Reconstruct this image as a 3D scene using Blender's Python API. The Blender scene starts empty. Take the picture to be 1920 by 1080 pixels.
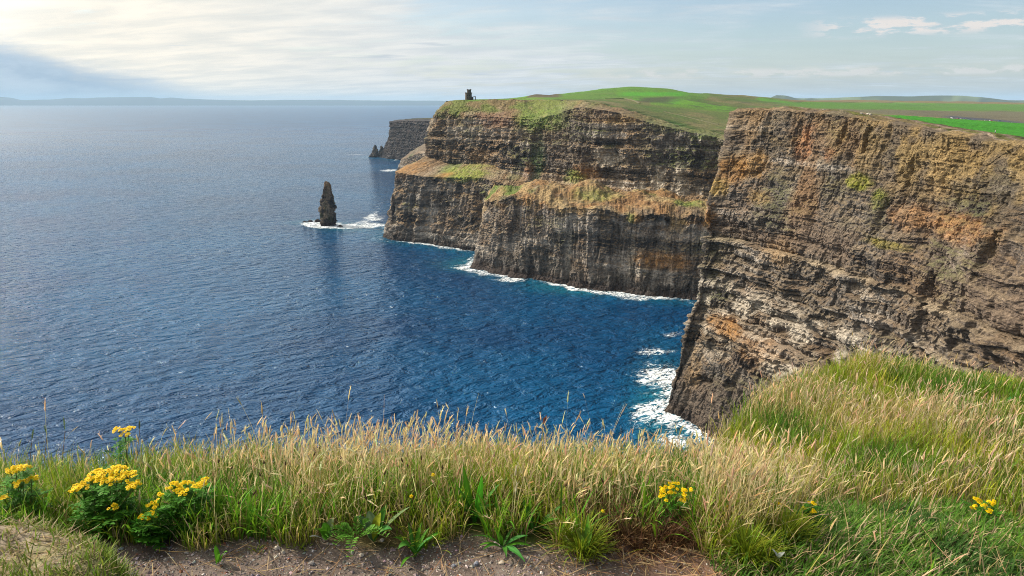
import bpy, math, random
import numpy as np
from mathutils import Vector
R = math.radians
rng = np.random.default_rng(7)
random.seed(7)
scene = bpy.context.scene
COL = scene.collection

# ------------------------------------------------------------------ camera
EYE = 185.0
FPX = 1350.0
PITCH = math.atan(350.0 / FPX)
cam_d = bpy.data.cameras.new("camera")
cam_d.sensor_width = 36.0
cam_d.lens = 36.0 * FPX / 1920.0
cam_d.clip_start = 0.05
cam_d.clip_end = 300000.0
cam = bpy.data.objects.new("camera", cam_d)
COL.objects.link(cam)
cam.location = (0, 0, EYE)
cam.rotation_euler = (math.pi / 2 - PITCH, 0, 0)
scene.camera = cam
scene.view_settings.view_transform = 'Standard'
scene.view_settings.look = 'None'
scene.view_settings.gamma = 1.0
scene.view_settings.exposure = 0.28
scene.view_settings.use_curve_mapping = False
scene.cycles.max_bounces = 6
scene.cycles.diffuse_bounces = 2
scene.cycles.glossy_bounces = 2
scene.cycles.transmission_bounces = 2
scene.cycles.transparent_max_bounces = 4
scene.cycles.volume_bounces = 0
scene.cycles.filter_width = 1.0
scene.cycles.denoising_prefilter = 'NONE'

SUN_AZ = -65.0      # degrees from +Y, negative is to the left
SUN_EL = 33.0
SUN_DIR = Vector((math.sin(R(SUN_AZ)) * math.cos(R(SUN_EL)), math.cos(R(SUN_AZ)) * math.cos(R(SUN_EL)), math.sin(R(SUN_EL))))
sun_d = bpy.data.lights.new("sun", 'SUN')
sun_d.energy = 5.0
sun_d.angle = R(0.5)
sun_d.color = (1.0, 0.90, 0.76)
sun = bpy.data.objects.new("sun", sun_d)
COL.objects.link(sun)
sun.location = (-500, 200, 900)
sun.rotation_euler = SUN_DIR.to_track_quat('Z', 'Y').to_euler()


# ------------------------------------------------------------------ node helper
class NT:
    def __init__(self, tree):
        self.t = tree
        tree.nodes.clear()

    def n(self, typ, **kw):
        nd = self.t.nodes.new(typ)
        for k, v in kw.items():
            if k.startswith('i_'):
                key = k[2:]
                key = int(key) if key.isdigit() else key.replace('_', ' ')
                self.set(nd.inputs[key], v)
            else:
                setattr(nd, k, v)
        return nd

    def set(self, sock, v):
        if isinstance(v, bpy.types.NodeSocket):
            self.t.links.new(v, sock)
        elif isinstance(v, bpy.types.Node):
            self.t.links.new(v.outputs[0], sock)
        else:
            if sock.type == 'RGBA' and len(v) == 3:
                v = (*v, 1.0)
            sock.default_value = v

    def m(self, op, a, b=None, c=None, clamp=False):
        nd = self.t.nodes.new('ShaderNodeMath')
        nd.operation = op
        nd.use_clamp = clamp
        for i, v in enumerate((a, b, c)):
            if v is not None:
                self.set(nd.inputs[i], v)
        return nd.outputs[0]

    def mr(self, v, a, b, c=0.0, d=1.0, smooth=True):
        nd = self.t.nodes.new('ShaderNodeMapRange')
        nd.interpolation_type = 'SMOOTHSTEP' if smooth else 'LINEAR'
        self.set(nd.inputs['Value'], v)
        for nm, x in (('From Min', a), ('From Max', b), ('To Min', c), ('To Max', d)):
            self.set(nd.inputs[nm], x)
        return nd.outputs[0]

    def mix(self, f, a, b, mode='MIX'):
        nd = self.t.nodes.new('ShaderNodeMix')
        nd.data_type = 'RGBA'
        nd.blend_type = mode
        self.set(nd.inputs[0], f)
        self.set(nd.inputs[6], a)
        self.set(nd.inputs[7], b)
        return nd.outputs[2]

    def noise(self, vec, scale, detail=4.0, rough=0.55, dist=0.0):
        nd = self.t.nodes.new('ShaderNodeTexNoise')
        self.set(nd.inputs['Vector'], vec)
        nd.inputs['Scale'].default_value = scale
        nd.inputs['Detail'].default_value = detail
        nd.inputs['Roughness'].default_value = rough
        nd.inputs['Distortion'].default_value = dist
        return nd.outputs[0]

    def vmul(self, v, s):
        nd = self.t.nodes.new('ShaderNodeVectorMath')
        nd.operation = 'MULTIPLY'
        self.set(nd.inputs[0], v)
        nd.inputs[1].default_value = s
        return nd.outputs[0]

    def comb(self, x, y, z):
        nd = self.t.nodes.new('ShaderNodeCombineXYZ')
        for i, v in enumerate((x, y, z)):
            self.set(nd.inputs[i], v)
        return nd.outputs[0]


# ------------------------------------------------------------------ world
world = bpy.data.worlds.new("World")
scene.world = world
world.use_nodes = True
w = NT(world.node_tree)
tc = w.n('ShaderNodeTexCoord')
sep = w.n('ShaderNodeSeparateXYZ', i_0=tc.outputs['Generated'])
dx, dy, dz = sep.outputs
sky = w.n('ShaderNodeTexSky', sky_type='NISHITA')
sky.sun_disc = False
sky.sun_elevation = R(SUN_EL)
sky.sun_rotation = R(SUN_AZ)
sky.altitude = 100.0
sky.air_density = 1.0
sky.dust_density = 1.0
sky.ozone_density = 2.0
az = w.m('MULTIPLY', w.m('ARCTAN2', dx, dy), 180 / math.pi)
el = w.m('MULTIPLY', w.m('ARCSINE', dz), 180 / math.pi)
den = w.m('ADD', w.m('MAXIMUM', dz, 0.0), 0.10)
cu = w.m('DIVIDE', dx, den)
cv = w.m('DIVIDE', dy, den)
pl = w.comb(cu, w.m('ADD', cv, w.m('MULTIPLY', cu, 0.18)), 0.0)
n1 = w.noise(w.vmul(pl, (0.6, 1.1, 1)), 1.1, 10.0, 0.66, 0.5)
n2 = w.noise(w.vmul(pl, (1.3, 2.6, 1)), 1.3, 8.0, 0.6, 0.3)
leftness = w.mr(az, 22.0, -30.0)          # 1 on the bright side
cl = w.m('ADD', w.m('MULTIPLY', n1, 0.65), w.m('MULTIPLY', n2, 0.35))
cl = w.m('ADD', cl, w.m('MULTIPLY', leftness, 0.20))
streak = w.mr(cl, 0.47, 0.68)
veil = w.m('ADD', 0.13, w.m('MULTIPLY', leftness, 0.36))
veil = w.m('ADD', veil, w.m('MULTIPLY', w.mr(el, 5.0, 0.0), 0.35))
mask = w.m('ADD', veil, w.m('MULTIPLY', streak, 0.62), clamp=True)
# thin grey wisps
n3 = w.noise(w.comb(w.m('MULTIPLY', az, 0.13), w.m('MULTIPLY', el, 2.3), 3.0), 1.0, 3.0, 0.5)
wisp = w.m('MULTIPLY', w.mr(n3, 0.62, 0.74), w.mr(el, 0.6, 1.5))
wisp = w.m('MULTIPLY', wisp, w.mr(el, 5.5, 4.0))
# small lit cumulus low on the right
pn = w.noise(w.comb(w.m('MULTIPLY', az, 0.36), w.m('MULTIPLY', el, 1.3), 9.0), 1.0, 6.0, 0.6)
band = w.m('MULTIPLY', w.mr(el, 3.9, 4.6), w.mr(el, 5.8, 5.2))
band = w.m('MULTIPLY', band, w.mr(az, 19.0, 24.0))
band2 = w.m('MULTIPLY', w.mr(el, 1.45, 1.85), w.mr(el, 2.6, 2.1))
band2 = w.m('MULTIPLY', band2, w.m('MULTIPLY', w.mr(az, 3.0, 9.0), 0.75))
puff = w.m('MULTIPLY', w.mr(pn, 0.43, 0.56), w.m('MAXIMUM', band, band2))
# blue-grey cloud bank low on the left, its top falling towards the right
bn = w.noise(w.comb(w.m('MULTIPLY', az, 0.22), w.m('MULTIPLY', el, 0.8), 5.0), 1.0, 6.0, 0.6)
top = w.m('MULTIPLY', w.m('SUBTRACT', -20.5, az), 0.27)
top = w.m('MINIMUM', top, 3.7)
top = w.m('ADD', top, w.m('MULTIPLY', w.m('SUBTRACT', bn, 0.5), 3.2))
bank = w.mr(w.m('SUBTRACT', top, el), -0.7, 1.1)
bank = w.m('MULTIPLY', bank, w.mr(az, -18.0, -27.0))
bank = w.m('MULTIPLY', bank, 0.92)
cloudc = w.mix(leftness, (0.66, 0.755, 0.86), (0.98, 0.92, 0.80))
cloudc = w.mix(w.m('MULTIPLY', streak, w.m('SUBTRACT', 1.0, leftness)), cloudc, (0.84, 0.88, 0.90))
tex = w.mr(w.noise(w.vmul(pl, (1.1, 2.2, 1)), 1.5, 7.0, 0.58, 0.3), 0.30, 0.70, 0.86, 1.08)
cloudc = w.mix(0.8, cloudc, w.comb(w.m('POWER', tex, 1.3), tex, w.m('POWER', tex, 0.7)), 'MULTIPLY')
cloudc = w.mix(w.m('MULTIPLY', wisp, 0.55), cloudc, (0.52, 0.60, 0.68))
cloudc = w.mix(w.m('MULTIPLY', puff, 0.85), cloudc, (0.98, 0.90, 0.83))
cloudc = w.mix(bank, cloudc, w.mix(w.mr(bn, 0.35, 0.65), (0.30, 0.43, 0.58), (0.46, 0.58, 0.70)))
mask = w.m('MAXIMUM', mask, w.m('MAXIMUM', bank, puff))
bg1 = w.n('ShaderNodeBackground', i_Color=sky, i_Strength=0.115)
sdot = w.n('ShaderNodeVectorMath', operation='DOT_PRODUCT')
w.set(sdot.inputs[0], tc.outputs['Generated']); sdot.inputs[1].default_value = SUN_DIR
ang = w.m('MULTIPLY', w.m('ARCCOSINE', w.m('MINIMUM', sdot.outputs['Value'], 1.0)), 180 / math.pi)
glow = w.m('ADD', w.mr(ang, 75.0, 25.0, 0.0, 0.30), w.mr(ang, 44.0, 6.0, 0.0, 5.0))
bg2 = w.n('ShaderNodeBackground', i_Color=cloudc, i_Strength=w.m('MULTIPLY', w.m('ADD', 1.0, glow), 0.74))
mx = w.n('ShaderNodeMixShader', i_0=mask, i_1=bg1, i_2=bg2)
w.n('ShaderNodeOutputWorld', i_Surface=mx)

# ------------------------------------------------------------------ maths
CP, SP = math.cos(PITCH), math.sin(PITCH)


def ray(px, py):
    xc = (px - 960.0) / FPX
    yc = (540.0 - py) / FPX
    return np.array([xc, CP + yc * SP, -SP + yc * CP])


def P(px, py, Y=None, z=None):
    """world point seen at photo pixel px,py at depth Y or on height z"""
    d = ray(px, py)
    t = Y / d[1] if Y is not None else (z - EYE) / d[2]
    return np.array([0, 0, EYE]) + d * t


def project(V):
    v = V - np.array([0, 0, EYE])
    f = v[:, 1] * CP - v[:, 2] * SP
    u = v[:, 1] * SP + v[:, 2] * CP
    f = np.where(np.abs(f) < 1e-6, 1e-6, f)
    return 960 + FPX * v[:, 0] / f, 540 - FPX * u / f, f


def _h(ix, iy, iz, seed):
    with np.errstate(over='ignore'):
        h = (ix.astype(np.uint32) * np.uint32(374761393) + iy.astype(np.uint32) * np.uint32(668265263)
             + iz.astype(np.uint32) * np.uint32(2246822519) + np.uint32(seed * 974711 + 12345))
        h = (h ^ (h >> np.uint32(13))) * np.uint32(1274126177)
        h = h ^ (h >> np.uint32(16))
        h = h * np.uint32(2654435761)
        h = h ^ (h >> np.uint32(15))
    return h.astype(np.float64) / 4294967296.0


def cell(a, b=0, c=0, seed=0):
    a = np.floor(np.asarray(a, float)).astype(np.int64)
    b = np.broadcast_to(np.floor(np.asarray(b, float)).astype(np.int64), a.shape)
    c = np.broadcast_to(np.floor(np.asarray(c, float)).astype(np.int64), a.shape)
    return _h(a, b, c, seed)


def vn(x, y, z=0.0, seed=0):
    x = np.asarray(x, float)
    y = np.broadcast_to(np.asarray(y, float), x.shape)
    z = np.broadcast_to(np.asarray(z, float), x.shape)
    xi, yi, zi = np.floor(x), np.floor(y), np.floor(z)
    fx, fy, fz = x - xi, y - yi, z - zi
    fx = fx * fx * (3 - 2 * fx); fy = fy * fy * (3 - 2 * fy); fz = fz * fz * (3 - 2 * fz)
    xi = xi.astype(np.int64); yi = yi.astype(np.int64); zi = zi.astype(np.int64)
    out = 0
    for i in (0, 1):
        wx = fx if i else 1 - fx
        for j in (0, 1):
            wy = fy if j else 1 - fy
            for k in (0, 1):
                wz = fz if k else 1 - fz
                out = out + wx * wy * wz * _h(xi + i, yi + j, zi + k, seed)
    return out * 2 - 1


def fbm(x, y, z=0.0, oct=4, seed=0, gain=0.5):
    a, s, t = 1.0, 0.0, 0.0
    x = np.asarray(x, float); y = np.asarray(y, float); z = np.asarray(z, float)
    for o in range(oct):
        s = s + a * vn(x, y, z, seed + o * 31)
        t += a
        a *= gain
        x = x * 2.03; y = y * 2.03; z = z * 2.03
    return s / t


def sstep(a, b, x):
    t = np.clip((x - a) / (b - a), 0, 1)
    return t * t * (3 - 2 * t)


def lerp(a, b, t):
    return a + (b - a) * t


def mixc(c, col, f):
    return c + (np.asarray(col, float)[None, :] - c) * np.clip(f, 0, 1)[:, None]


class RBF:
    def __init__(self, pts, vals, k=1.0):
        self.p = np.asarray(pts, float)
        v = np.asarray(vals, float)
        n = len(v)
        d = np.linalg.norm(self.p[:, None] - self.p[None], axis=2)
        A = np.zeros((n + 3, n + 3))
        A[:n, :n] = -d
        A[:n, :n] += np.eye(n) * 1e-3
        A[:n, n] = 1; A[n, :n] = 1
        A[:n, n + 1:] = self.p; A[n + 1:, :n] = self.p.T
        b = np.zeros(n + 3); b[:n] = v
        self.w = np.linalg.lstsq(A, b, rcond=None)[0]

    def __call__(self, q):
        out = np.empty(len(q))
        n = len(self.p)
        for s in range(0, len(q), 50000):
            c = q[s:s + 50000]
            d = np.linalg.norm(c[:, None] - self.p[None], axis=2)
            out[s:s + 50000] = -d @ self.w[:n] + self.w[n] + c @ self.w[n + 1:]
        return out


def smooth1(A, axis, sig):
    if sig <= 0:
        return A
    r = int(sig * 3) + 1
    k = np.exp(-0.5 * (np.arange(-r, r + 1) / sig) ** 2)
    k /= k.sum()
    B = np.moveaxis(A, axis, 0)
    pad = np.concatenate([np.repeat(B[:1], r, 0), B, np.repeat(B[-1:], r, 0)])
    out = sum(k[i] * pad[i:i + len(B)] for i in range(2 * r + 1))
    return np.moveaxis(out, 0, axis)


# ------------------------------------------------------------------ object helpers
def mesh_np(name, V, F, mat, parent=None, colors=None, smooth=False, attrs=None, mats=None, midx=None):
    """one mesh object from numpy vertices and an (n,3) or (n,4) face array (or a list of both)"""
    V = np.asarray(V, np.float32)
    if isinstance(F, list) and len(F) and np.ndim(F[0]) == 1:
        F = np.array(F)
    Fs = [np.asarray(f, np.int32) for f in (F if isinstance(F, list) else [F]) if len(f)]
    me = bpy.data.meshes.new(name)
    me.vertices.add(len(V))
    me.vertices.foreach_set('co', V.ravel())
    loops = np.concatenate([f.ravel() for f in Fs])
    tot = np.concatenate([np.full(len(f), f.shape[1], np.int32) for f in Fs])
    st = np.concatenate([[0], np.cumsum(tot)[:-1]]).astype(np.int32)
    me.loops.add(len(loops))
    me.loops.foreach_set('vertex_index', loops)
    me.polygons.add(len(tot))
    me.polygons.foreach_set('loop_start', st)
    me.polygons.foreach_set('loop_total', tot)
    for m_ in (mats or [mat]):
        me.materials.append(m_)
    if midx is not None:
        me.polygons.foreach_set('material_index', np.asarray(midx, np.int32))
    me.update(calc_edges=True)
    me.validate()
    if colors is not None:
        ca = me.color_attributes.new('Col', 'FLOAT_COLOR', 'POINT')
        c4 = np.ones((len(V), 4), np.float32)
        c4[:, :3] = np.clip(colors, 0, 1)
        ca.data.foreach_set('color', c4.ravel())
    for k, v in (attrs or {}).items():
        a = me.attributes.new(k, 'FLOAT', 'POINT')
        a.data.foreach_set('value', np.asarray(v, np.float32))
    me.polygons.foreach_set('use_smooth', np.full(len(tot), smooth, bool))
    ob = bpy.data.objects.new(name, me)
    COL.objects.link(ob)
    if parent is not None:
        ob.parent = parent
    return ob


def grid_faces(nu, nv, closed=False):
    i = np.arange(nu if closed else nu - 1)
    j = np.arange(nv - 1)
    I, J = np.meshgrid(i, j, indexing='ij')
    I2 = (I + 1) % nu
    return np.stack([I * nv + J, I2 * nv + J, I2 * nv + J + 1, I * nv + J + 1], -1).reshape(-1, 4)


def grid_normals(G):
    du = np.gradient(G, axis=0)
    dv = np.gradient(G, axis=1)
    n = np.cross(du, dv)
    return n / np.maximum(np.linalg.norm(n, axis=2, keepdims=True), 1e-9)


def tag(o, label=None, cat=None, group=None, kind=None):
    if label: o['label'] = label
    if cat: o['category'] = cat
    if group: o['group'] = group
    if kind: o['kind'] = kind
    return o


def empty(name, loc, rz=0.0):
    o = bpy.data.objects.new(name, None)
    COL.objects.link(o)
    o.location = tuple(float(c) for c in loc)
    o.rotation_euler = (0, 0, rz)
    o.empty_display_size = 0.1
    return o


def copy_tree(o, parent=None):
    c = o.copy()
    COL.objects.link(c)
    c.parent = parent
    for ch in list(o.children):
        copy_tree(ch, c)
    return c


# ------------------------------------------------------------------ materials
def new_mat(name):
    m = bpy.data.materials.new(name)
    m.use_nodes = True
    return m, NT(m.node_tree)


def mat_rock(name, scale=1.0, bump=0.6):
    m, t = new_mat(name)
    at = t.n('ShaderNodeVertexColor', layer_name='Col')
    geo = t.n('ShaderNodeNewGeometry')
    pos = geo.outputs['Position']
    na = t.noise(t.vmul(pos, (1, 1, 2.2)), 0.35 * scale, 8.0, 0.68)
    nb = t.noise(t.vmul(pos, (1, 1, 0.5)), 1.3 * scale, 5.0, 0.6)
    f = t.mr(na, 0.30, 0.70, 0.40, 1.72, False)
    f2 = t.mr(nb, 0.3, 0.7, 0.6, 1.4, False)
    k = t.m('MULTIPLY', f, f2)
    c = t.mix(1.0, at.outputs['Color'], t.comb(k, k, k), 'MULTIPLY')
    h = t.m('ADD', t.m('MULTIPLY', na, 2.2 / scale), t.m('MULTIPLY', nb, 0.5 / scale))
    b = t.n('ShaderNodeBump', i_Strength=bump, i_Distance=1.0, i_Height=h)
    p = t.n('ShaderNodeBsdfPrincipled', i_Base_Color=c, i_Roughness=0.9, i_Normal=b)
    p.inputs['Specular IOR Level'].default_value = 0.2
    t.n('ShaderNodeOutputMaterial', i_Surface=p)
    return m


def mat_vcol(name, rough=0.8, spec=0.2, nscale=None, amp=0.3, bump=0.0):
    m, t = new_mat(name)
    at = t.n('ShaderNodeVertexColor', layer_name='Col')
    c = at.outputs['Color']
    p = t.n('ShaderNodeBsdfPrincipled', i_Roughness=rough)
    if nscale:
        geo = t.n('ShaderNodeNewGeometry')
        nn = t.noise(geo.outputs['Position'], nscale, 6.0, 0.65)
        k = t.mr(nn, 0.25, 0.75, 1 - amp, 1 + amp, False)
        c = t.mix(1.0, c, t.comb(k, k, k), 'MULTIPLY')
        if bump:
            b = t.n('ShaderNodeBump', i_Strength=0.8, i_Distance=1.0, i_Height=t.m('MULTIPLY', nn, bump))
            t.set(p.inputs['Normal'], b)
    t.set(p.inputs['Base Color'], c)
    p.inputs['Specular IOR Level'].default_value = spec
    t.n('ShaderNodeOutputMaterial', i_Surface=p)
    return m


def mat_leaf(name, trans=0.35, rough=0.55, spec=0.25):
    m, t = new_mat(name)
    at = t.n('ShaderNodeVertexColor', layer_name='Col')
    p = t.n('ShaderNodeBsdfPrincipled', i_Base_Color=at.outputs['Color'], i_Roughness=rough)
    p.inputs['Specular IOR Level'].default_value = spec
    tr = t.n('ShaderNodeBsdfTranslucent', i_Color=at.outputs['Color'])
    mxs = t.n('ShaderNodeMixShader', i_0=trans, i_1=p, i_2=tr)
    t.n('ShaderNodeOutputMaterial', i_Surface=mxs)
    return m


def mat_plain(name, col, rough=0.7, spec=0.3, nscale=None, amp=0.25):
    m, t = new_mat(name)
    p = t.n('ShaderNodeBsdfPrincipled', i_Base_Color=col, i_Roughness=rough)
    p.inputs['Specular IOR Level'].default_value = spec
    if nscale:
        geo = t.n('ShaderNodeTexCoord')
        nn = t.noise(geo.outputs['Object'], nscale, 5.0, 0.6)
        k = t.mr(nn, 0.25, 0.75, 1 - amp, 1 + amp, False)
        t.set(p.inputs['Base Color'], t.mix(1.0, col, t.comb(k, k, k), 'MULTIPLY'))
    t.n('ShaderNodeOutputMaterial', i_Surface=p)
    return m


M_ROCK = mat_rock('layered_rock')
M_ROCKN = mat_rock('layered_rock_near', 1.3, 0.9)
M_BLADE = mat_leaf('grass_blade', 0.4, 0.6, 0.15)
M_LEAF = mat_leaf('green_leaf', 0.35, 0.6, 0.12)
M_PETAL = mat_leaf('petal', 0.25, 0.6, 0.1)
M_STONE = mat_vcol('stone', 0.9, 0.15, 6.0, 0.3)


# ------------------------------------------------------------------ cliffs
def strata(s, z, seed, amp=1.0, warp=4.0, sw=1.0, vw=1.0):
    """horizontal outward offset of a bedded, jointed rock face; s along the coast, z up (metres);
    sw weighs the flat beds, vw the upright ribs and gullies"""
    zz = z + warp * fbm(s / 170.0, z / 400.0, seed, 2, seed + 1) + 1.2 * vn(s / 22.0, z / 30.0, 0, seed + 2) + .5 * vn(s / 7.0, z / 12., 0, seed + 9)
    d = 10.0 * fbm(s / 95.0, z / 160.0, seed, 3, seed + 3)
    d += 5.0 * (1 - 2 * np.abs(fbm(s / 34.0, z / 110.0, seed, 3, seed + 4)))
    b = np.zeros_like(d)
    for th, am, sd in ((9.0, 3.4, 11), (3.7, 2.0, 12), (1.5, 0.9, 13)):
        idx = np.floor(zz / th)
        hh = cell(idx, seed, 0, sd + seed) - 0.5
        mod = np.clip(0.45 + 0.9 * vn(s / (th * 5.0), idx * 7.3, 0, sd + seed + 5), 0, 1.4)
        b += am * hh * (0.3 + mod)
        fr = zz / th - idx                      # undercut below every bed
        b -= am * 0.4 * np.exp(-(fr / 0.16) ** 2) * mod
    patch = 0.25 + 1.0 * sstep(-.35, .35, fbm(s / 55.0, z / 32.0, seed, 3, seed + 10))
    d += b * sw * patch
    bi = np.floor(zz / 5.2)
    w_ = 5.0 + 3.0 * cell(bi, seed, 1, 41)
    d += 2.6 * (cell(s / w_ + 13.7 * cell(bi, seed, 2, 42), bi, seed, 43) - 0.5) * sw
    bi = np.floor(zz / 2.1)
    d += 1.2 * (cell(s / 2.6 + 13.7 * cell(bi, seed, 2, 45), bi, seed, 46) - 0.5) * (.4 + .6 * sw)
    ws = s + 3.0 * vn(s / 14., z / 26., seed, 50) + 1.2 * vn(s / 5., z / 9., seed, 52)
    r = 1 - np.abs(vn(ws / 8.5, z / 55.0, seed, seed + 6))
    d -= 3.2 * np.clip(r - 0.72, 0, 1) / 0.28 * (0.5 + 0.5 * vn(s / 60., z / 50., 2, 51)) * (.5 + vw * .5)
    d += vw * (3.6 * (.5 - np.abs(fbm(ws / 15.0, z / 75.0, seed, 3, seed + 14))) + 2.0 * (.5 - np.abs(fbm(ws / 6.0, z / 26.0, seed, 3, seed + 15))))
    r = 1 - np.abs(vn(ws / 3.4, z / 20.0, seed, seed + 7))
    d -= 1.2 * np.clip(r - 0.7, 0, 1) / 0.3
    d += .9 * np.abs(fbm(s / 2.4, z / 1.8, seed, 3, seed + 18)) * 2
    d += 1.9 * fbm(s / 7.0, z / 5.5, seed, 4, seed + 8)
    q = fbm(s / 11.0, z / 9.0, seed, 4, seed + 16)
    d += 2.2 * (np.abs(q) * 2 - .5)                      # hollows and knobs
    cs = 3.2 + 2.2 * vn(s / 40., z / 40., seed, 53)
    d += 1.1 * (cell(s / 3.3 + 2.5 * vn(z / 6., s / 9., 0, 54), z / 3.0 + 2. * vn(s / 8., z / 9., 0, 55), seed, 56) - .5)
    return d * amp, zz


def resample(ctrl, us, weights_u, nu, seg_counts, sig_u):
    """ctrl[K][Rr][3] -> grid; linear along u with gaussian smoothing, linear along v"""
    K = len(ctrl)
    C = np.array(ctrl, float)
    uu = np.linspace(0, us[-1], nu)
    A = np.empty((nu, C.shape[1], 3))
    for r in range(C.shape[1]):
        for k in range(3):
            A[:, r, k] = np.interp(uu, us, C[:, r, k])
    A = smooth1(A, 0, sig_u)
    rows, tags = [], []
    for r, cnt in enumerate(seg_counts):
        for q in range(cnt):
            f = q / cnt
            rows.append(A[:, r] * (1 - f) + A[:, r + 1] * f)
            tags.append(r + f)
    rows.append(A[:, -1])
    tags.append(len(seg_counts))
    return np.stack(rows, 1), np.array(tags)


def outward(G):
    """horizontal outward direction per column from the mean coast tangent (coast runs left to right, sea on the right hand side looking back)"""
    mid = smooth1(G.mean(1), 0, 14)
    tg = np.gradient(mid, axis=0)
    n = np.stack([tg[:, 1], -tg[:, 0], np.zeros(len(tg))], 1)
    return n / np.linalg.norm(n, axis=1, keepdims=True), np.concatenate([[0], np.cumsum(np.linalg.norm(np.diff(mid[:, :2], axis=0), axis=1))])


ROCK_D = np.array([0.034, 0.030, 0.030])
ROCK_M = np.array([0.108, 0.090, 0.074])
ROCK_L = np.array([0.30, 0.262, 0.220])
OCHRE = np.array([0.24, 0.135, 0.045])
TAN = np.array([0.26, 0.18, 0.085])
MOSS = np.array([0.105, 0.150, 0.016])


def rock_colors(V, N, s, zz, seed, light=0.5, veg=1.0, zwet=5.0, sw=1.0, vw=1.0, grey=0.28):
    z = V[:, 2]
    c = np.repeat(ROCK_M[None], len(V), 0)
    hb = cell(np.floor(zz / 3.7), seed, 0, 12 + seed) * 0.5 + cell(np.floor(zz / 9.0), seed, 0, 77) * 0.5
    a = .45 + (hb - .45) * np.clip(sw, 0, 1) * (.35 + .9 * sstep(-.3, .3, fbm(s / 40, z / 22, seed, 3, 61))) + 0.45 * fbm(s / 20.0, z / 10.0, seed, 5, 60 + seed) + .20 * vw * fbm((s + 3 * vn(s / 12, z / 14, 0, 63)) / 6.5, z / 24.0, seed, 4, 62)
    c = mixc(c, ROCK_D, sstep(0.46, 0.16, a) * 0.95)
    c = mixc(c, ROCK_L, sstep(0.58, 0.86, a + (light - 0.5) * 0.5) * 0.95)
    br = fbm(s / 45.0, z / 30.0, seed, 4, 70 + seed)
    c = mixc(c, (0.125, 0.082, 0.052), sstep(0.02, 0.40, br) * 0.6)
    nz = N[:, 2]
    pn = fbm(V[:, 0] / 22.0, V[:, 1] / 22.0, z / 16.0, 4, 80 + seed)
    vegm = sstep(0.30, 0.62, nz + 0.45 * pn) * veg
    vc = lerp(OCHRE[None], TAN[None], sstep(-0.3, 0.3, fbm(s / 12.0, z / 8.0, 3, 3, 90))[:, None])
    vc = lerp(vc, MOSS[None], (sstep(0.10, 0.45, fbm(s / 40.0, z / 25.0, 8, 3, 91)) * 0.8)[:, None])
    c = lerp(c, vc, (vegm * sstep(12, 26, z))[:, None])
    wet = sstep(zwet + 5, zwet - 1, z + 2.5 * vn(s / 9.0, 0, 0, 95))
    c = mixc(c, (0.030, 0.020, 0.017), wet * 0.9)
    lum = c.mean(1, keepdims=True)
    return lerp(c, lum * np.array([[1.06, 1.0, .93]]), grey)


def blob(V, px, py, rx, ry, seed=0, soft=0.45, broken=True):
    """soft ragged patch on the surface near what the photo shows at px,py"""
    X, Y, f = project(V)
    d2 = (X - px) ** 2 + (Y - py) ** 2 + (f < 1) * 1e9
    near = np.argsort(d2)[:60]
    i = near[np.argmin(f[near])]
    c = V[i]
    m = f[i] / FPX
    d = V - c[None]
    hor = np.linalg.norm(d[:, :2], axis=1) / (rx * m * 1.25)
    ver = np.abs(d[:, 2]) / (ry * m)
    q = np.sqrt(hor ** 2 + ver ** 2)
    q = q + 0.55 * fbm(V[:, 0] / (rx * m * .5), V[:, 1] / (rx * m * .5), V[:, 2] / (ry * m * .5), 4, 200 + seed)
    if not broken:
        return sstep(1.0 + soft, 1.0 - soft, q)
    fine = .62 + .75 * fbm(V[:, 0] / 3.0, V[:, 1] / 3.0, V[:, 2] / 2.2, 4, 230 + seed)
    return sstep(1.25 + soft * .5, .95 - soft, q) * np.clip(fine + .12, .25, 1.0)


# ---- land height from points read off the photo, in (x/y, ln y)
E_RIM = [(833, 190, 1055), (858, 188, 1030), (935, 187, 1000), (1005, 188, 985), (1100, 189, 870), (1155, 200, 835), (1253, 232, 800), (1358, 254, 760)]
LAND = [P(a, b, Y=c) for a, b, c in E_RIM] + [P(a, b, Y=c) for a, b, c in (
    (840, 188, 1150), (900, 186, 1150), (960, 186, 1150), (986, 184, 1230), (1003, 176, 1270), (1050, 178, 1290), (1085, 172, 1400), (1130, 166, 1460), (1180, 163, 1500), (1260, 169, 1500),
    (1300, 177, 1500), (1350, 178, 1650), (1400, 180, 1750), (1450, 185, 2000), (1090, 186, 1050), (1150, 188, 1040), (1200, 193, 1030), (1200, 178, 1250),
    (1260, 205, 960), (1300, 190, 1150), (1300, 222, 880), (1360, 235, 850), (1380, 205, 1150), (1400, 190, 1450),
    (1500, 215, 1000), (1500, 198, 1500), (1500, 189, 2600), (1600, 203, 1400), (1600, 194, 2200), (1600, 188, 3200),
    (1700, 222, 1050), (1700, 206, 1600), (1700, 196, 2400), (1700, 188.5, 3400), (1830, 224, 1300), (1830, 208, 1900), (1830, 198, 2600), (1830, 190.5, 3600),
    (1930, 238, 1150), (1930, 226, 1400), (1930, 210, 2000), (1930, 200, 2700), (1930, 193, 3700), (2300, 240, 1200), (2300, 205, 2500), (2300, 194, 4000),
    (1450, 285, 695), (1600, 300, 600), (2000, 330, 550), (2600, 300, 600))]
LAND += [np.array([-250., 2600, 120]), np.array([200., 2800, 150]), np.array([700., 3800, 160]), np.array([-400., 6000, 60]), np.array([3000., 7000, 120]), np.array([800., 7500, 110]), np.array([7500., 6000, 110]), np.array([1500., 12000, 60])]
LAND = np.array(LAND)


def ab(V):
    yy = np.maximum(V[:, 1], 60.0)
    return np.stack([V[:, 0] / yy * 2.2, np.log(yy)], 1)


land_rbf = RBF(ab(LAND), LAND[:, 2])


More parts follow.
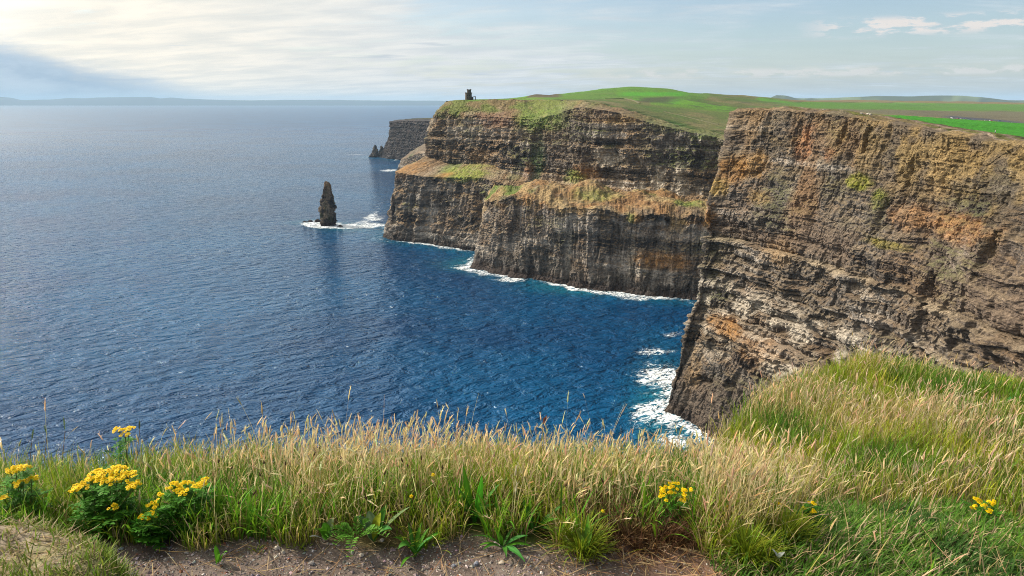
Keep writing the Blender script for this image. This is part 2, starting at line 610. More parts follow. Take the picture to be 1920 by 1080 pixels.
def land_colors(V):
    x, y = V[:, 0], V[:, 1]
    a = ab(V)
    X, Y, f = project(V)
    base = np.repeat(np.array([[0.085, 0.105, 0.026]]), len(V), 0)
    n = fbm(x / 60, y / 60, 0, 4, 300)
    base = mixc(base, (0.15, 0.125, 0.055), sstep(-.05, .4, n) * .8)
    base = mixc(base, (0.06, 0.11, 0.016), sstep(-.0, -.4, n))
    # fields divided by walls, in rows running across the view
    rowi = np.floor(a[:, 1] * 9.0 + 0.25 * vn(a[:, 0] * 3, a[:, 1] * 2, 0, 305))
    coli = np.floor(a[:, 0] * 7.0 + 3 * cell(rowi, 3, 0, 301) + .3 * vn(a[:, 1] * 5, 0, 0, 306))
    h = cell(rowi, coli, 0, 302)
    g = np.stack([0.05 + 0.05 * h, 0.16 + 0.08 * cell(rowi, coli, 1, 303), 0.012 + 0 * h], 1)
    fm = sstep(0.30, 0.36, h) * sstep(980, 1050, y)
    c = lerp(base, g, (fm * 0.85)[:, None])
    fr = a[:, 1] * 9.0 + 0.25 * vn(a[:, 0] * 3, a[:, 1] * 2, 0, 305) - rowi
    c = mixc(c, (0.05, 0.05, 0.03), sstep(.10, .04, fr) * sstep(980, 1050, y) * .7)
    return mixc(c, (0.05, 0.07, 0.015), sstep(.2, .5, fbm(x / 14, y / 14, 0, 4, 307)) * .5)


def cliff_from(name, ctrl, wts, nu, segs, disp_row, seed, light=0.5, veg=1.0, sig_u=10, inland=None, land_fn=None, amp=1.0, mat=None,
               patches=(), paint=None, swf=None, vwf=None, dents=(), zamp=0.0, wcol=None, ledge=None):
    us = np.concatenate([[0], np.cumsum(wts)])
    G, rt = resample(ctrl, us, None, nu, segs, sig_u)
    out, s = outward(G)
    nv_c = G.shape[1]
    S = np.repeat(s[:, None], nv_c, 1)
    zr = G[:, :, 2].ravel()
    D, ZZ = strata(S.ravel(), zr, seed, amp, 4.0, swf(zr) if swf else 1.0, vwf(zr) if vwf else .5)
    zoff = zamp * fbm(G[:, :, 0] / 30.0, G[:, :, 1] / 30.0, 0, 5, seed + 420)
    wrow = np.interp(rt, np.arange(len(disp_row)), disp_row)
    D = D.reshape(nu, nv_c) * wrow[None]
    if ledge:
        D = D + ledge(S.ravel(), zr).reshape(nu, nv_c)
    if wcol is not None:
        D = D * smooth1(np.interp(np.linspace(0, us[-1], nu), us, wcol), 0, 6)[:, None]
    G = G + out[:, None, :] * D[:, :, None]
    rough = fbm(G[:, :, 0] / 14, G[:, :, 1] / 14, G[:, :, 2] / 14, 4, seed + 400) * 2.2 + fbm(G[:, :, 0] / 3, G[:, :, 1] / 3, 0, 3, seed + 410) * .5
    G[:, :, 2] += 1.5 * rough * (1 - wrow)[None] * sstep(1, 6, rt)[None] ** 0 * (rt > 0.5)[None]
    G[:, :, 2] += zoff * sstep(2.6, 4.0, rt)[None] * sstep(6.2, 5.2, rt)[None]
    if dents:
        dv = np.zeros(nu * nv_c)
        for (px, py, rx, ry, dep, sd) in dents:
            dv += .6 * dep * blob(G.reshape(-1, 3), px, py, rx, ry, sd, .3, False)
        G = G - out[:, None, :] * dv.reshape(nu, nv_c)[:, :, None]
    if inland is not None:
        dirs, dists = inland
        dirs = smooth1(np.stack([np.interp(np.linspace(0, us[-1], nu), us, np.array(dirs)[:, k]) for k in (0, 1)], 1), 0, sig_u)
        rim = G[:, -1]
        rows = []
        for q in dists[1:]:
            p = rim.copy()
            p[:, :2] += dirs * q
            p[:, 2] = land_fn(p, rim, q)
            rows.append(p)
        L = np.stack(rows, 1)
        G = np.concatenate([G, L], 1)
    nv = G.shape[1]
    N = grid_normals(G)
    if N[..., 2].mean() < 0:
        N = -N
    V = G.reshape(-1, 3)
    S = np.repeat(s[:, None], nv, 1).ravel()
    ZZf = np.zeros((nu, nv)); ZZf[:, :nv_c] = ZZ.reshape(nu, nv_c); ZZf[:, nv_c:] = G[:, nv_c:, 2]
    c = rock_colors(V, N.reshape(-1, 3), S, ZZf.ravel(), seed, light, veg, 5.0, swf(V[:, 2]) if swf else 1.0, vwf(V[:, 2]) if vwf else .5)
    isl = np.zeros((nu, nv), bool); isl[:, nv_c:] = True
    isl = isl.ravel()
    RT = np.concatenate([rt, np.full(nv - nv_c, rt[-1] + 1)])
    RTm = np.repeat(RT[None], nu, 0).ravel()
    if paint:
        c = paint(V, N.reshape(-1, 3), c, RTm, isl, S)
    for (px, py, rx, ry, col, k, sd) in patches:
        c = mixc(c, col, blob(V, px, py, rx, ry, sd) * k)
    F = grid_faces(nu, nv)
    ob = mesh_np(name, V, F, mat or M_ROCK, colors=c, smooth=False)
    return ob, V.reshape(nu, nv, 3), nv_c


ORANGE = (0.31, 0.155, 0.045)
GREEN = (0.10, 0.17, 0.012)
DGREEN = (0.025, 0.06, 0.012)
PALE = (0.44, 0.39, 0.32)
WATER_PTS = []


def water_line(Vg, nv_c):
    g = Vg[:, :nv_c]
    j = np.argmin(np.abs(g[:, :, 2] - 0.4), axis=1)
    WATER_PTS.append(g[np.arange(len(g)), j][:, :2])


def build_main_headland():
    A = np.array
    S1 = [P(717, 446, z=0), P(743, 322, Y=1000), P(798, 292, Y=1036), P(803, 240, Y=1042), P(816, 208, Y=1048), P(833, 190, Y=1058)]
    S2 = [P(800, 456, z=0), P(812, 332, Y=963), P(850, 308, Y=1003), P(852, 250, Y=1008), P(856, 215, Y=1014), P(860, 188, Y=1034)]
    S3 = [P(880, 469, z=0), P(905, 332, Y=925), P(915, 306, Y=957), P(920, 255, Y=960), P(928, 220, Y=966), P(935, 187.5, Y=1000)]
    S4 = [A([20., 880, 0]), A([18., 885, 80]), P(1000, 338, Y=893), P(1003, 270, Y=898), P(1005, 224, Y=904), P(1005, 187.5, Y=985)]

    def hid(px, pyf, Yf, pym, pyt, Yt, pxr, pyr, Yr):
        f = P(px, pyf, Y=Yf)
        return [A([f[0] - 14, f[1] - 22, 0]), A([f[0] - 11, f[1] - 17, f[2] - 14]), f, P(px, pym, Y=Yf + 5), P(px + 3, pyt, Y=Yt), P(pxr, pyr, Y=Yr)]
    S5 = hid(1085, 340, 832, 265, 200, 842, 1100, 189, 872)
    S6 = hid(1150, 348, 806, 280, 209, 815, 1157, 200, 840)
    S7 = hid(1250, 360, 766, 300, 238, 776, 1255, 231, 803)
    S8 = hid(1345, 368, 739, 315, 259, 744, 1358, 254, 764)
    S9 = hid(1450, 380, 690, 330, 285, 695, 1455, 279, 710)
    S10 = [p + A([95., -95, 0]) for p in S9]
    S11 = [p + A([260., -170, 0]) for p in S9]
    S0 = [p + A([22., 110, 0]) for p in S1]
    Sm = [p + A([110., 420, 0]) for p in S1]
    Sm2 = [p + A([330., 950, 0]) for p in S1]
    ctrl = [Sm2, Sm, S0, S1, S2, S3, S4, S5, S6, S7, S8, S9, S10, S11]
    ctrl = [[A([p[0][0], p[0][1], -5.])] + p for p in ctrl]
    wts = [25, 30, 30, 85, 85, 80, 85, 70, 100, 105, 70, 50, 50]
    dirs = [(.5, .9), (.4, .95), (.3, 1), (.1, 1), (.05, 1), (.06, 1), (.1, 1), (.18, 1), (.3, .95), (.5, .87), (.75, .7), (1.0, .62), (1.1, .45), (1.2, .25)]
    dists = np.concatenate([[0], np.geomspace(2.0, 9000, 150)])

    def lf(p, rim, q):
        h = land_rbf(ab(p))
        f = sstep(0, 70, q)
        far = min(1.0, q / 400)
        return rim[:, 2] * (1 - f) + h * f + fbm(p[:, 0] / 45, p[:, 1] / 45, 0, 4, 311) * 1.6 * far + fbm(p[:, 0] / 160, p[:, 1] / 160, 0, 2, 312) * 3 * far

    def paint(V, N, c, rt, isl, s):
        X, Y, f = project(V)
        lc = land_colors(V)
        # grassy crown above the wall on the left, turning to rock on the right
        top = sstep(4.7, 5.7, rt + 0.9 * fbm(s / 18, V[:, 2] / 8, 0, 5, 320)) * (rt < 6.5)
        gr = lerp(np.array([[0.095, 0.12, 0.022]]), np.array([[0.14, 0.105, 0.045]]), sstep(-.1, .35, fbm(s / 25, V[:, 2] / 10, 1, 3, 321))[:, None])
        wl = sstep(1080, 1030, X) + 0.35
        c = lerp(c, gr, np.clip(top * wl, 0, 1)[:, None] * .9)
        c = np.where(isl[:, None], lc, c)
        # pale limestone lower half of the right hand wall
        pal = sstep(1060, 1130, X) * sstep(1300, 1260, X) * sstep(4.2, 3.7, rt) * (rt > 2.9) * sstep(-.15, .35, fbm(s / 14, V[:, 2] / 14, 0, 4, 322))
        c = mixc(c, (0.42, 0.37, 0.30), pal * .9)
        # hill fields
        d = V
        f1 = isl & (Y < 186)
        c = np.where((f1 & (X > 1020) & (X < 1330) & (d[:, 1] < 1700))[:, None], lerp(c, np.array([[0.068, 0.155, 0.016]]), .72), c)
        hi = sstep(1150, 1180, X) * sstep(1300, 1270, X) * sstep(172, 174, Y) * sstep(181, 178.5, Y) * isl * (d[:, 1] < 1600)
        c = mixc(c, (0.055, 0.23, 0.010), hi * .9)
        drk = sstep(1185, 1215, X) * sstep(1285, 1245, X) * sstep(181, 184, Y + .02 * (X - 1230)) * sstep(194, 190, Y) * isl * (d[:, 1] < 1500)
        c = mixc(c, (0.045, 0.042, 0.022), drk * .85)
        ear = sstep(985, 992, X) * sstep(1062, 1040, X) * sstep(184, 181, Y) * isl * (d[:, 1] < 1500)
        c = mixc(c, (0.075, 0.055, 0.038), ear * .95)
        # broad green belt and brown moor on the right
        r = isl * sstep(1440, 1500, X) * (d[:, 1] > 420)
        yy = Y - (X - 1440) * 0.012
        c = mixc(c, (0.07, 0.155, 0.022), r * sstep(190, 191.5, yy) * sstep(203.5, 201, yy) * .9)
        c = mixc(c, (0.16, 0.115, 0.06), r * sstep(190.5, 189, yy) * .9)
        c = mixc(c, (0.115, 0.100, 0.060), r * sstep(202, 205, yy) * .95)
        c = mixc(c, (0.14, 0.13, 0.05), r * sstep(222, 228, Y - .08 * (X - 1800)) * .8)
        cp = r * sstep(1765, 1785, X) * sstep(3.6, 2.4, np.abs(Y - (226 + .095 * (X - 1850))))
        c = mixc(c, (0.06, 0.062, 0.07), cp)
        return c
    patches = [(1003, 305, 13, 45, DGREEN, .8, 1), (1010, 225, 60, 22, (0.10, 0.16, 0.02), .8, 2), (868, 320, 46, 13, (0.16, 0.20, 0.025), .95, 3), (765, 312, 30, 14, ORANGE, .8, 4),
               (835, 325, 12, 8, ORANGE, .8, 44), (930, 222, 42, 16, (0.17, 0.09, 0.06), .75, 5), (1060, 260, 50, 60, (0.085, 0.065, 0.05), .55, 6), (1090, 330, 28, 16, ORANGE, .7, 7), (1110, 215, 35, 18, (0.16, 0.10, 0.06), .7, 8),
               (1070, 330, 20, 12, GREEN, .7, 9), (985, 320, 12, 14, (0.2, 0.1, 0.05), .6, 10), (900, 290, 25, 14, (0.22, 0.13, 0.06), .5, 11), (1160, 225, 30, 10, (0.28, 0.18, 0.08), .7, 12), (1320, 262, 25, 5, (0.1, 0.14, 0.03), .8, 13)]
    ob, Vg, nvc = cliff_from('headland', ctrl, wts, 760, [4, 95, 36, 60, 60, 44], [1, 1, .85, .75, 1, .75, .06], 3, .66, .8, 7, (dirs, dists), lf, .9, paint=paint, patches=patches,
                             swf=lambda z: lerp(.5, 1.15, sstep(85, 105, z)), vwf=lambda z: lerp(1.3, .7, sstep(85, 105, z)),
                             dents=[(1003, 285, 16, 60, 12, 141), (985, 240, 12, 30, 6, 142), (1330, 300, 20, 40, 8, 143), (820, 400, 12, 50, 5, 144), (770, 390, 8, 60, 5, 145), (1240, 290, 9, 40, 5, 146)])
    tag(ob, kind='structure')
    water_line(Vg, nvc)
    return Vg, nvc


def build_promontory():
    A = np.array
    base = [(880, 501), (940, 515), (1000, 524), (1100, 541), (1220, 554), (1300, 559), (1390, 566)]
    edge = [(906, 372), (947, 375), (1003, 378), (1106, 392), (1230, 403), (1311, 409), (1403, 420)]
    crest = [(924, 347), (957, 344), (1005, 340), (1100, 346), (1232, 360), (1318, 370), (1420, 386)]
    cdy = [35, 50, 62, 78, 82, 80, 70]
    ctrl = []
    for b, e, c, k in zip(base, edge, crest, cdy):
        p0 = P(*b, z=0)
        bench = p0 + A([2.5, 4, 4.5])
        p2 = P(*e, Y=p0[1] + 14)
        p1 = bench * .5 + p2 * .5 + A([0, 2, 0])
        p3 = P(*c, Y=p0[1] + k)
        p4 = p3 + A([10., 40, -26])
        ctrl.append([p0 + A([-2., -4, -5]), p0 + A([0, 0, .5]), bench, p1, p2, p3, p4])
    c0 = [p + A([12., 75, 0]) for p in ctrl[0]]
    c0[5] = ctrl[0][5] + A([10., 60, -6]); c0[6] = c0[5] + A([20., 5, -20])
    c9 = [p + A([45., 80, -2]) for p in ctrl[0]]
    ctrl = [c9, c0] + ctrl
    wts = [20, 40, 60, 60, 100, 120, 85, 90]

    def paint(V, N, c, rt, isl, s):
        t = sstep(3.6, 4.3, rt + .9 * fbm(s / 14, V[:, 2] / 9, 0, 5, 330))
        g = lerp(np.array([[0.27, 0.19, 0.09]]), np.array([[0.20, 0.11, 0.045]]), sstep(-.3, .3, fbm(V[:, 0] / 16, V[:, 1] / 16, 0, 4, 331))[:, None])
        g = lerp(g, np.array([[0.10, 0.14, 0.025]]), sstep(.12, .45, fbm(V[:, 0] / 30, V[:, 1] / 30, 5, 4, 332))[:, None])
        c = lerp(c, g, t[:, None] * .92)
        st = sstep(.25, .55, fbm(s / 5.0, V[:, 2] / 70, 0, 3, 333)) * (rt < 4) * (rt > 2)
        c = mixc(c, (0.10, 0.075, 0.05), t * sstep(.1, .5, fbm(V[:, 0] / 7, V[:, 1] / 7, V[:, 2] / 7, 4, 334)) * .6)
        return mixc(c, (0.33, 0.30, 0.27), st * .28)
    patches = [(1240, 490, 40, 16, ORANGE, .85, 21), (1115, 362, 34, 12, (0.13, 0.16, 0.03), .7, 22), (1290, 380, 26, 16, (0.12, 0.15, 0.03), .8, 23), (900, 390, 8, 30, (0.30, 0.22, 0.13), .6, 24), (1062, 470, 5, 45, PALE, .6, 25), (1180, 480, 6, 30, PALE, .5, 26)]
    ob, Vg, nvc = cliff_from('promontory', ctrl, wts, 620, [4, 10, 85, 85, 55, 20], [1, 1, .8, .9, .7, .12, .05], 9, .66, .45, 6, None, None, .8, paint=paint, patches=patches,
                             swf=lambda z: lerp(.40, .9, sstep(62, 75, z)), vwf=lambda z: 1.35 + 0 * z, zamp=10.0,
                             dents=[(1062, 470, 7, 60, 6, 131), (960, 450, 10, 45, 5, 132), (1155, 480, 9, 60, 6, 133), (1235, 440, 14, 30, 5, 134), (1110, 420, 12, 20, -5, 135), (1010, 480, 10, 30, -4, 136), (1200, 500, 14, 34, -5, 137), (930, 460, 8, 40, -4, 138)])
    tag(ob, kind='structure')
    water_line(Vg, nvc)


def near_ledges(s, z):
    """the thick beds that stand out of the near face, undercut below"""
    zz = z + 2.2 * vn(s / 45.0, 0 * s, 0, 870) + .8 * vn(s / 12.0, 0 * s, 0, 871)
    o = np.zeros_like(z)
    for h, out_, cut, gap, sd in ((107, 3.6, 4.2, 8, 1), (91, 2.0, 2.2, 5, 2), (80, 2.2, 2.6, 5, 3), (69, 2.8, 3.0, 6, 4), (57, 2.4, 2.8, 6, 5), (46, 3.0, 3.4, 7, 6), (128, 1.2, 1.2, 6, 7)):
        k = np.clip(.55 + 1.1 * fbm(s / 34.0, h + 0 * s, 0, 3, 872 + sd), 0, 1.25)
        top = sstep(h + .6, h - .4, zz) * sstep(h - 2.6, h - 1.9, zz)
        und = sstep(h - 1.9, h - 2.8, zz) * sstep(h - 2.4 - gap, h - 3.2, zz)
        o += k * (out_ * top - cut * .6 * und)
    blk = cell(s / 6.0 + 2 * cell(np.floor(zz / 7), 1, 0, 890), np.floor(zz / 7), 0, 891) - .5
    return o + 1.5 * blk * sstep(120, 108, z)


def build_near_cliff():
    A = np.array
    top = [(1366, 211, 445), (1405, 207.5, 432), (1450, 206.5, 417), (1540, 212, 385), (1640, 225, 350), (1740, 243, 316), (1850, 262, 286), (1925, 274, 264), (2150, 330, 215), (2400, 380, 180)]
    prof = [(1258, 777, 0.0, 408), (1275, 720, None, 410), (1290, 625, None, 414), (1309, 555, None, 419), (1315, 480, None, 424), (1309, 402, None, 428), (1322, 352, None, 434), (1346, 290, None, 440), (1366, 211, None, 445)]
    colA = []
    for px, py, z, Y in prof:
        colA.append(P(px, py, Y=Y) if z is None else P(px, py, z=0))
    colA = A(colA)
    zs = colA[:, 2]
    offx = colA[:, 0] - colA[-1, 0]           # sideways reach of the profile below the rim
    offn = [-44, -39, -31, -23, -19, -17, -11, -5, 0]
    ctrl = []
    for k, (px, py, Y) in enumerate(top):
        t = P(px, py, Y=Y)
        if k == 0:
            col = [c.copy() for c in colA]
        else:
            n = A([-.93, -.36])
            col = []
            for j in range(9):
                zz = t[2] * zs[j] / zs[-1]
                col.append(A([t[0] + n[0] * -offn[j], t[1] + n[1] * -offn[j], zz]))
        rim = t + A([4., 2.5, 1.2])
        col.append(rim)
        ctrl.append([A([col[0][0] - 3, col[0][1], -5.])] + col)
    h1 = [p + A([50., 42, 0]) for p in ctrl[0]]
    h2 = [p + A([140., 130, -10]) for p in ctrl[0]]
    h3 = [p + A([420., 190, -25]) for p in ctrl[0]]
    ctrl = [h3, h2, h1] + ctrl
    wts = [25, 25, 40, 45, 45, 90, 100, 100, 110, 80, 60, 40]
    dirs = [(.6, -.1), (.8, -.1), (1, 0), (1, 0.15), (1, .15), (1, .18), (1, .2), (1, .22), (1, .22), (1, .24), (1, .24), (1, .24), (1, .2)]
    dists = np.concatenate([[0], np.arange(1, 26, .9), np.geomspace(27, 900, 70)])
    pn = [(1450, 205, 470), (1540, 209, 470), (1650, 216, 480), (1750, 228, 450), (1850, 245, 400), (1925, 256, 380), (2200, 285, 330), (1550, 208, 520), (1650, 214, 560), (1750, 222, 540), (1850, 234, 500), (1925, 243, 470), (2200, 265, 450)]
    pts = [P(*a[:2], Y=a[2]) for a in pn] + [P(a, b - 1, Y=c) + A([4., 2.5, 1]) for a, b, c in top]
    pts = A(pts)
    pr = RBF(pts[:, :2] / 100.0, pts[:, 2])

    def lf(p, rim, q):
        h = pr(p[:, :2] / 100.0)
        f = sstep(0, 25, q)
        drop = sstep(230, 520, q) * 70
        return rim[:, 2] * (1 - f) + h * f - drop + fbm(p[:, 0] / 7, p[:, 1] / 7, 0, 4, 340) * .5

    def paint(V, N, c, rt, isl, s):
        X, Y, f = project(V)
        z = V[:, 2]
        # orange and ochre weathering high on the face
        o = sstep(.05, .5, fbm(s / 20, z / 34, 4, 4, 350)) * sstep(100, 135, z)
        c = mixc(c, (0.20, 0.115, 0.055), o * .6)
        oc = sstep(7.2, 8.6, rt + .8 * fbm(s / 12, z / 7, 0, 4, 351)) * (rt < 9.9)
        occ = lerp(np.array([[0.215, 0.15, 0.06]]), np.array([[0.10, 0.078, 0.052]]), sstep(-.2, .3, fbm(s / 9, z / 9, 2, 4, 352))[:, None])
        c = lerp(c, occ, (oc * lerp(.25, .8, sstep(1500, 1760, X)))[:, None])
        # pale ledges in the middle third
        pl_ = sstep(88, 78, z) * sstep(38, 52, z) * sstep(-.1, .4, fbm(s / 16, z / 5, 1, 4, 353))
        c = mixc(c, (0.45, 0.40, 0.33), pl_ * .75 * (rt < 9))
        band = np.exp(-((z - 107 - 1.5 * vn(s / 30, 0, 0, 354)) / 1.5) ** 2) * (rt < 9) * sstep(-.5, .1, vn(s / 12, 3, 0, 355))
        c = mixc(c, (0.36, 0.29, 0.20), band * .75 * sstep(-.35, .25, fbm(s / 18, z / 30, 9, 3, 361)))
        mud = sstep(135, 118, z) * sstep(106, 112, z) * (rt < 9) * sstep(-.2, .2, fbm(s / 40, z / 15, 6, 3, 356))
        c = mixc(c, (0.135, 0.10, 0.075), mud * .7)
        low = sstep(42, 30, z) * (rt < 9)
        c = mixc(c, (0.095, 0.072, 0.054), low * .7 * sstep(-.3, .3, fbm(s / 18, z / 12, 7, 4, 357)))
        # the top: trampled edge, dark track, bright field, moor
        d = np.zeros(len(V))
        q = np.linalg.norm(V[:, :2] - np.repeat(V.reshape(-1, NV_TMP[0], 3)[:, NV_TMP[1] - 1, :2], NV_TMP[0], 0), axis=1)
        g = np.repeat(np.array([[0.15, 0.115, 0.05]]), len(V), 0)
        g = mixc(g, (0.12, 0.12, 0.03), sstep(-.2, .3, fbm(V[:, 0] / 9, V[:, 1] / 9, 0, 4, 358)))
        wv = 2.0 * vn(V[:, 1] / 25, 0, 0, 359)
        tr = np.exp(-((q + wv - 8) / 2.2) ** 2)
        g = mixc(g, (0.24, 0.17, 0.13), tr * .8)
        g = mixc(g, (0.055, 0.036, 0.026), np.exp(-((q + wv - 15) / 2.5) ** 2) * .9)
        g = mixc(g, (0.32, 0.22, 0.10), np.exp(-((q + wv - 21) / 3) ** 2) * .7)
        fld = sstep(25, 28, q + wv) * sstep(1640, 1690, X) * sstep(236, 216, q + 6 * vn(V[:, 0] / 30, V[:, 1] / 30, 0, 360))
        g = mixc(g, (0.035, 0.22, 0.008), fld * .95)
        mo = sstep(225, 245, q)
        g = mixc(g, (0.17, 0.145, 0.05), mo * .9)
        g = mixc(g, (0.05, 0.05, 0.02), np.exp(-((q - 232) / 5) ** 2) * .7)
        return np.where(isl[:, None], g, c)
    patches = [(1405, 310, 32, 24, (0.28, 0.165, 0.06), .9, 61), (1372, 320, 26, 24, ORANGE, .75, 62), (1340, 350, 20, 14, (0.36, 0.24, 0.06), .8, 63), (1505, 265, 18, 40, (0.26, 0.12, 0.05), .8, 64),
               (1550, 290, 12, 12, (0.23, 0.11, 0.05), .7, 65), (1605, 338, 30, 14, (0.17, 0.18, 0.018), .95, 66), (1640, 372, 14, 18, (0.14, 0.16, 0.02), .8, 67), (1355, 612, 36, 17, ORANGE, .9, 68),
               (1410, 660, 45, 22, (0.28, 0.15, 0.06), .6, 69), (1650, 455, 40, 8, (0.22, 0.19, 0.03), .75, 70), (1325, 405, 12, 22, ORANGE, .8, 71), (1790, 430, 70, 26, (0.32, 0.16, 0.06), .65, 72),
               (1700, 410, 40, 22, (0.32, 0.17, 0.07), .6, 73), (1455, 470, 35, 22, (0.28, 0.18, 0.09), .6, 74), (1750, 330, 16, 40, (0.36, 0.25, 0.12), .6, 75), (1300, 680, 14, 50, (0.28, 0.19, 0.10), .6, 76), (1420, 370, 26, 14, (0.3, 0.19, 0.05), .5, 77)]
    NV_TMP = [0, 0]
    segs = [4, 34, 58, 56, 52, 60, 44, 56, 74, 10]
    NV_TMP[1] = sum(segs) + 1
    NV_TMP[0] = NV_TMP[1] + len(dists) - 1
    ob, Vg, nvc = cliff_from('cliff', ctrl, wts, 900, segs, [1, 1, 1, 1, 1, 1, 1, 1, 1, .9, .25], 17, .50, .40, 8, (dirs, dists), lf, .62, mat=M_ROCKN, paint=paint, patches=patches, wcol=[.15, .15, .2] + [1] * 10, ledge=near_ledges,
                             dents=[(1726, 560, 12, 100, 7, 151), (1700, 330, 9, 60, 4, 152), (1318, 712, 16, 7, 6, 153), (1362, 722, 11, 8, 7, 154), (1445, 430, 40, 14, 4, 155), (1560, 640, 16, 30, 5, 156), (1490, 250, 7, 40, 4, 157), (1575, 255, 7, 45, 4, 158), (1620, 270, 6, 40, 4, 159), (1360, 300, 10, 20, -4, 160), (1405, 308, 22, 16, -4, 161), (1650, 400, 12, 40, 5, 162), (1840, 480, 14, 60, 5, 163), (1600, 520, 14, 30, 5, 164), (1480, 560, 16, 26, 4, 165)],
                             swf=lambda z: lerp(.35, 1.9, sstep(32, 48, z)) * lerp(1.0, .28, sstep(104, 122, z)), vwf=lambda z: lerp(.4, .95, sstep(110, 135, z)) + .3 * sstep(45, 30, z))
    tag(ob, kind='structure')
    water_line(Vg, nvc)
    return Vg, nvc


def build_far_cliffs():
    A = np.array
    b = [(713, 295), (745, 299), (790, 305), (860, 315)]
    t = [(730, 228), (762, 226.5), (800, 226.5), (860, 226)]
    ctrl = []
    for q, r in zip(b, t):
        p0 = P(*q, z=0)
        p2 = P(*r, Y=p0[1] + 40)
        p1 = p0 * .45 + p2 * .55 + A([10., 4, 0]) * (q[0] < 720)
        ctrl.append([p0 + A([0, -4., -5]), p0, p1, p2, p2 + A([10., 60, 3])])
    h = [p + A([30., 260, 0]) for p in ctrl[0]]
    ctrl = [h] + ctrl
    dirs = [(.6, 1)] * 5

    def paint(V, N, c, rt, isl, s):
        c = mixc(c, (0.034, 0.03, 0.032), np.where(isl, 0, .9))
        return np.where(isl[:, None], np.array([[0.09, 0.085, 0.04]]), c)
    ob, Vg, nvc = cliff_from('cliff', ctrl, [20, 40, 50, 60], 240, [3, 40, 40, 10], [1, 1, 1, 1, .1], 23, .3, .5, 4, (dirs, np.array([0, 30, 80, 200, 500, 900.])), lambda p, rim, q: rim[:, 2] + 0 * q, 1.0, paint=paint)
    tag(ob, kind='structure')
    water_line(Vg, nvc)
    b = [(745, 323), (780, 328), (850, 340)]
    m_ = [(752, 300), (785, 288), (850, 285)]
    t = [(768, 286), (800, 266), (850, 262)]
    ctrl = []
    for q, mm, r in zip(b, m_, t):
        p0 = P(*q, z=0)
        ctrl.append([p0 + A([0, -4., -5]), p0, P(*mm, Y=p0[1] + 15), P(*r, Y=p0[1] + 80), P(r[0] + 20, r[1] - 3, Y=p0[1] + 160)])
    ctrl = [[p + A([40., 200, 0]) for p in ctrl[0]]] + ctrl

    def paint2(V, N, c, rt, isl, s):
        return mixc(c, (0.11, 0.085, 0.06), (rt > 2.2) * .8)
    ob, Vg, nvc = cliff_from('cliff', ctrl, [20, 40, 50], 160, [3, 40, 30, 10], [1, 1, 1, .3, .1], 29, .3, .5, 4, None, None, .8, paint=paint2)
    tag(ob, kind='structure')
    water_line(Vg, nvc)


E_V, E_NVC = build_main_headland()
build_promontory()
D_V, D_NVC = build_near_cliff()
build_far_cliffs()


